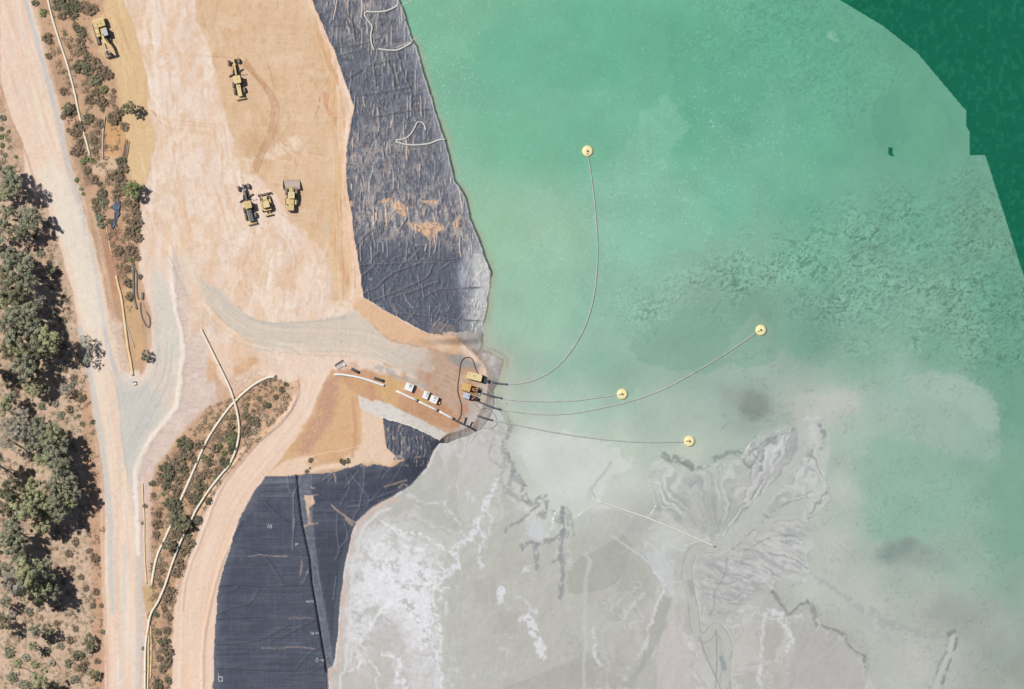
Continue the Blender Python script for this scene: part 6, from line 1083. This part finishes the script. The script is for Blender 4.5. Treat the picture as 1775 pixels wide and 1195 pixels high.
# ground cover: dry tufts, low heath and loose stones, too many to count
def blobs(name, m, spots, rmin, rmax, kind):
    bm = bmesh.new(); rb = random.Random(21)
    for (x, y) in spots:
        z = gz(x, y); p = W(x, y, z); r = rb.uniform(rmin, rmax)
        if kind == 'rock':
            q = bmesh.ops.create_icosphere(bm, subdivisions=1, radius=r, matrix=Matrix.Translation(p+Vector((0,0,r*.2))) @ RZ(rb.uniform(0,6)) @ Matrix.Diagonal((rb.uniform(.7,1.3), rb.uniform(.6,1), rb.uniform(.45,.8), 1)))
            for v in q['verts']: v.co += Vector((rb.uniform(-1,1), rb.uniform(-1,1), rb.uniform(-1,1)))*r*.15
        else:
            for l in range(kind):
                v = Vector((rb.gauss(0,1), rb.gauss(0,1), abs(rb.gauss(0,.6)))); c = p+v*r*.5; n = (v+Vector((0,0,1))).normalized(); Q = n.to_track_quat('Z', 'Y'); L = r*rb.uniform(.15,.32); a = rb.uniform(0,6)
                X_ = Q @ Vector((math.cos(a), math.sin(a), 0))*L; Y_ = Q @ Vector((-math.sin(a), math.cos(a), 0))*L*.5; bm.faces.new([bm.verts.new(c-X_), bm.verts.new(c+Y_), bm.verts.new(c+X_), bm.verts.new(c-Y_)])
    me = bpy.data.meshes.new(name); bm.to_mesh(me); bm.free(); me.materials.append(m); o = bpy.data.objects.new(name, me); C.objects.link(o); return o
rs = random.Random(31)
def scat(poly, n, thr=.45, sd=5, sc=14.):
    out = []; xs = [p[0] for p in poly]; ys = [p[1] for p in poly]
    xx = np.array([rs.uniform(min(xs), max(xs)) for _ in range(n)]); yy = np.array([rs.uniform(min(ys), max(ys)) for _ in range(n)])
    ok = inside(xx, yy, poly) & (fbm(xx/sc, yy/sc, 3, sd) > thr); return list(zip(xx[ok], yy[ok]))
FOR = [(-40,200),(0,200),(30,270),(42,320),(70,352),(88,390),(104,450),(120,505),(134,571),(147,615),(150,655),(156,713),(166,763),(172,813),(180,876),(182,905),(174,945),(176,1020),(178,1200),(-40,1200)]
S1 = [(60,0),(86,0),(112,110),(150,200),(205,300),(240,420),(236,480),(226,540),(212,520),(190,430),(160,330),(125,250),(98,120)]; S1b = [(95,0),(160,0),(150,60),(185,110),(212,220),(205,260),(150,270),(125,140)]
for nm, m, sp, a, b, kd, lb in (('dry_heath', LEAF['b'], scat(S1, 2600, .46, 61, 20)+scat(S1b, 1100, .42, 62, 14)+scat(SCR, 6500, .40, 63, 12)+scat(FOR, 2600, .5, 64, 18),   .25, .75, 30, 'low dry brown heath covering the scrub strips and wood floor'),
 ('green_heath', LEAF['g'], scat(FOR, 3200, .5, 65, 25)+scat(SCR, 500, .55, 66, 12)+scat(S1, 400, .5, 67, 12),   .2, .55, 20, 'low grey-green ground cover between the trees'),
 ('yellow_grass', LEAF['y'], scat([(-40,200),(30,300),(60,700),(130,700),(120,1195),(-40,1195)], 1600, .54, 68, 22),   .2, .5, 20, 'pale yellow-green grass tufts between the trees')):
    o = blobs(nm, m, sp, a, b, kd); tag(o, lb, 'ground cover', kind='stuff')
o = blobs('loose_stones', M['rock'], scat(WEDGE, 900, .45, 71)+scat(FOR, 700, .5, 72)+scat([(195,545),(212,545),(228,650),(206,650)], 260, .3, 73)+scat([(395,650),(450,630),(460,650),(410,690)], 160, .3, 74), .05, .16, 'rock'); tag(o, 'small pale loose stones on the mauve slope and wood floor', 'stones', kind='stuff')
for k, (x, y, r_) in enumerate(((120,653,.55),(121,664,.3),(125,671,.26),(110,648,.2))):
    bm = bmesh.new(); bmesh.ops.create_icosphere(bm, subdivisions=2, radius=r_); rr_ = random.Random(k)
    for v in bm.verts: v.co *= rr_.uniform(.85,1.12); v.co.z *= .6
    me = bpy.data.meshes.new('boulder'); bm.to_mesh(me); bm.free(); me.materials.append(M['rock']); t = bpy.data.objects.new('boulder', me); C.objects.link(t); t.location = at(x, y, r_*.2)
    tag(t, ('largest pale boulder beside the shaded wood','second pale boulder just below the largest','third pale boulder lowest of the four','smallest pale boulder left of the largest')[k], 'boulder', 'pale boulders beside the wood')
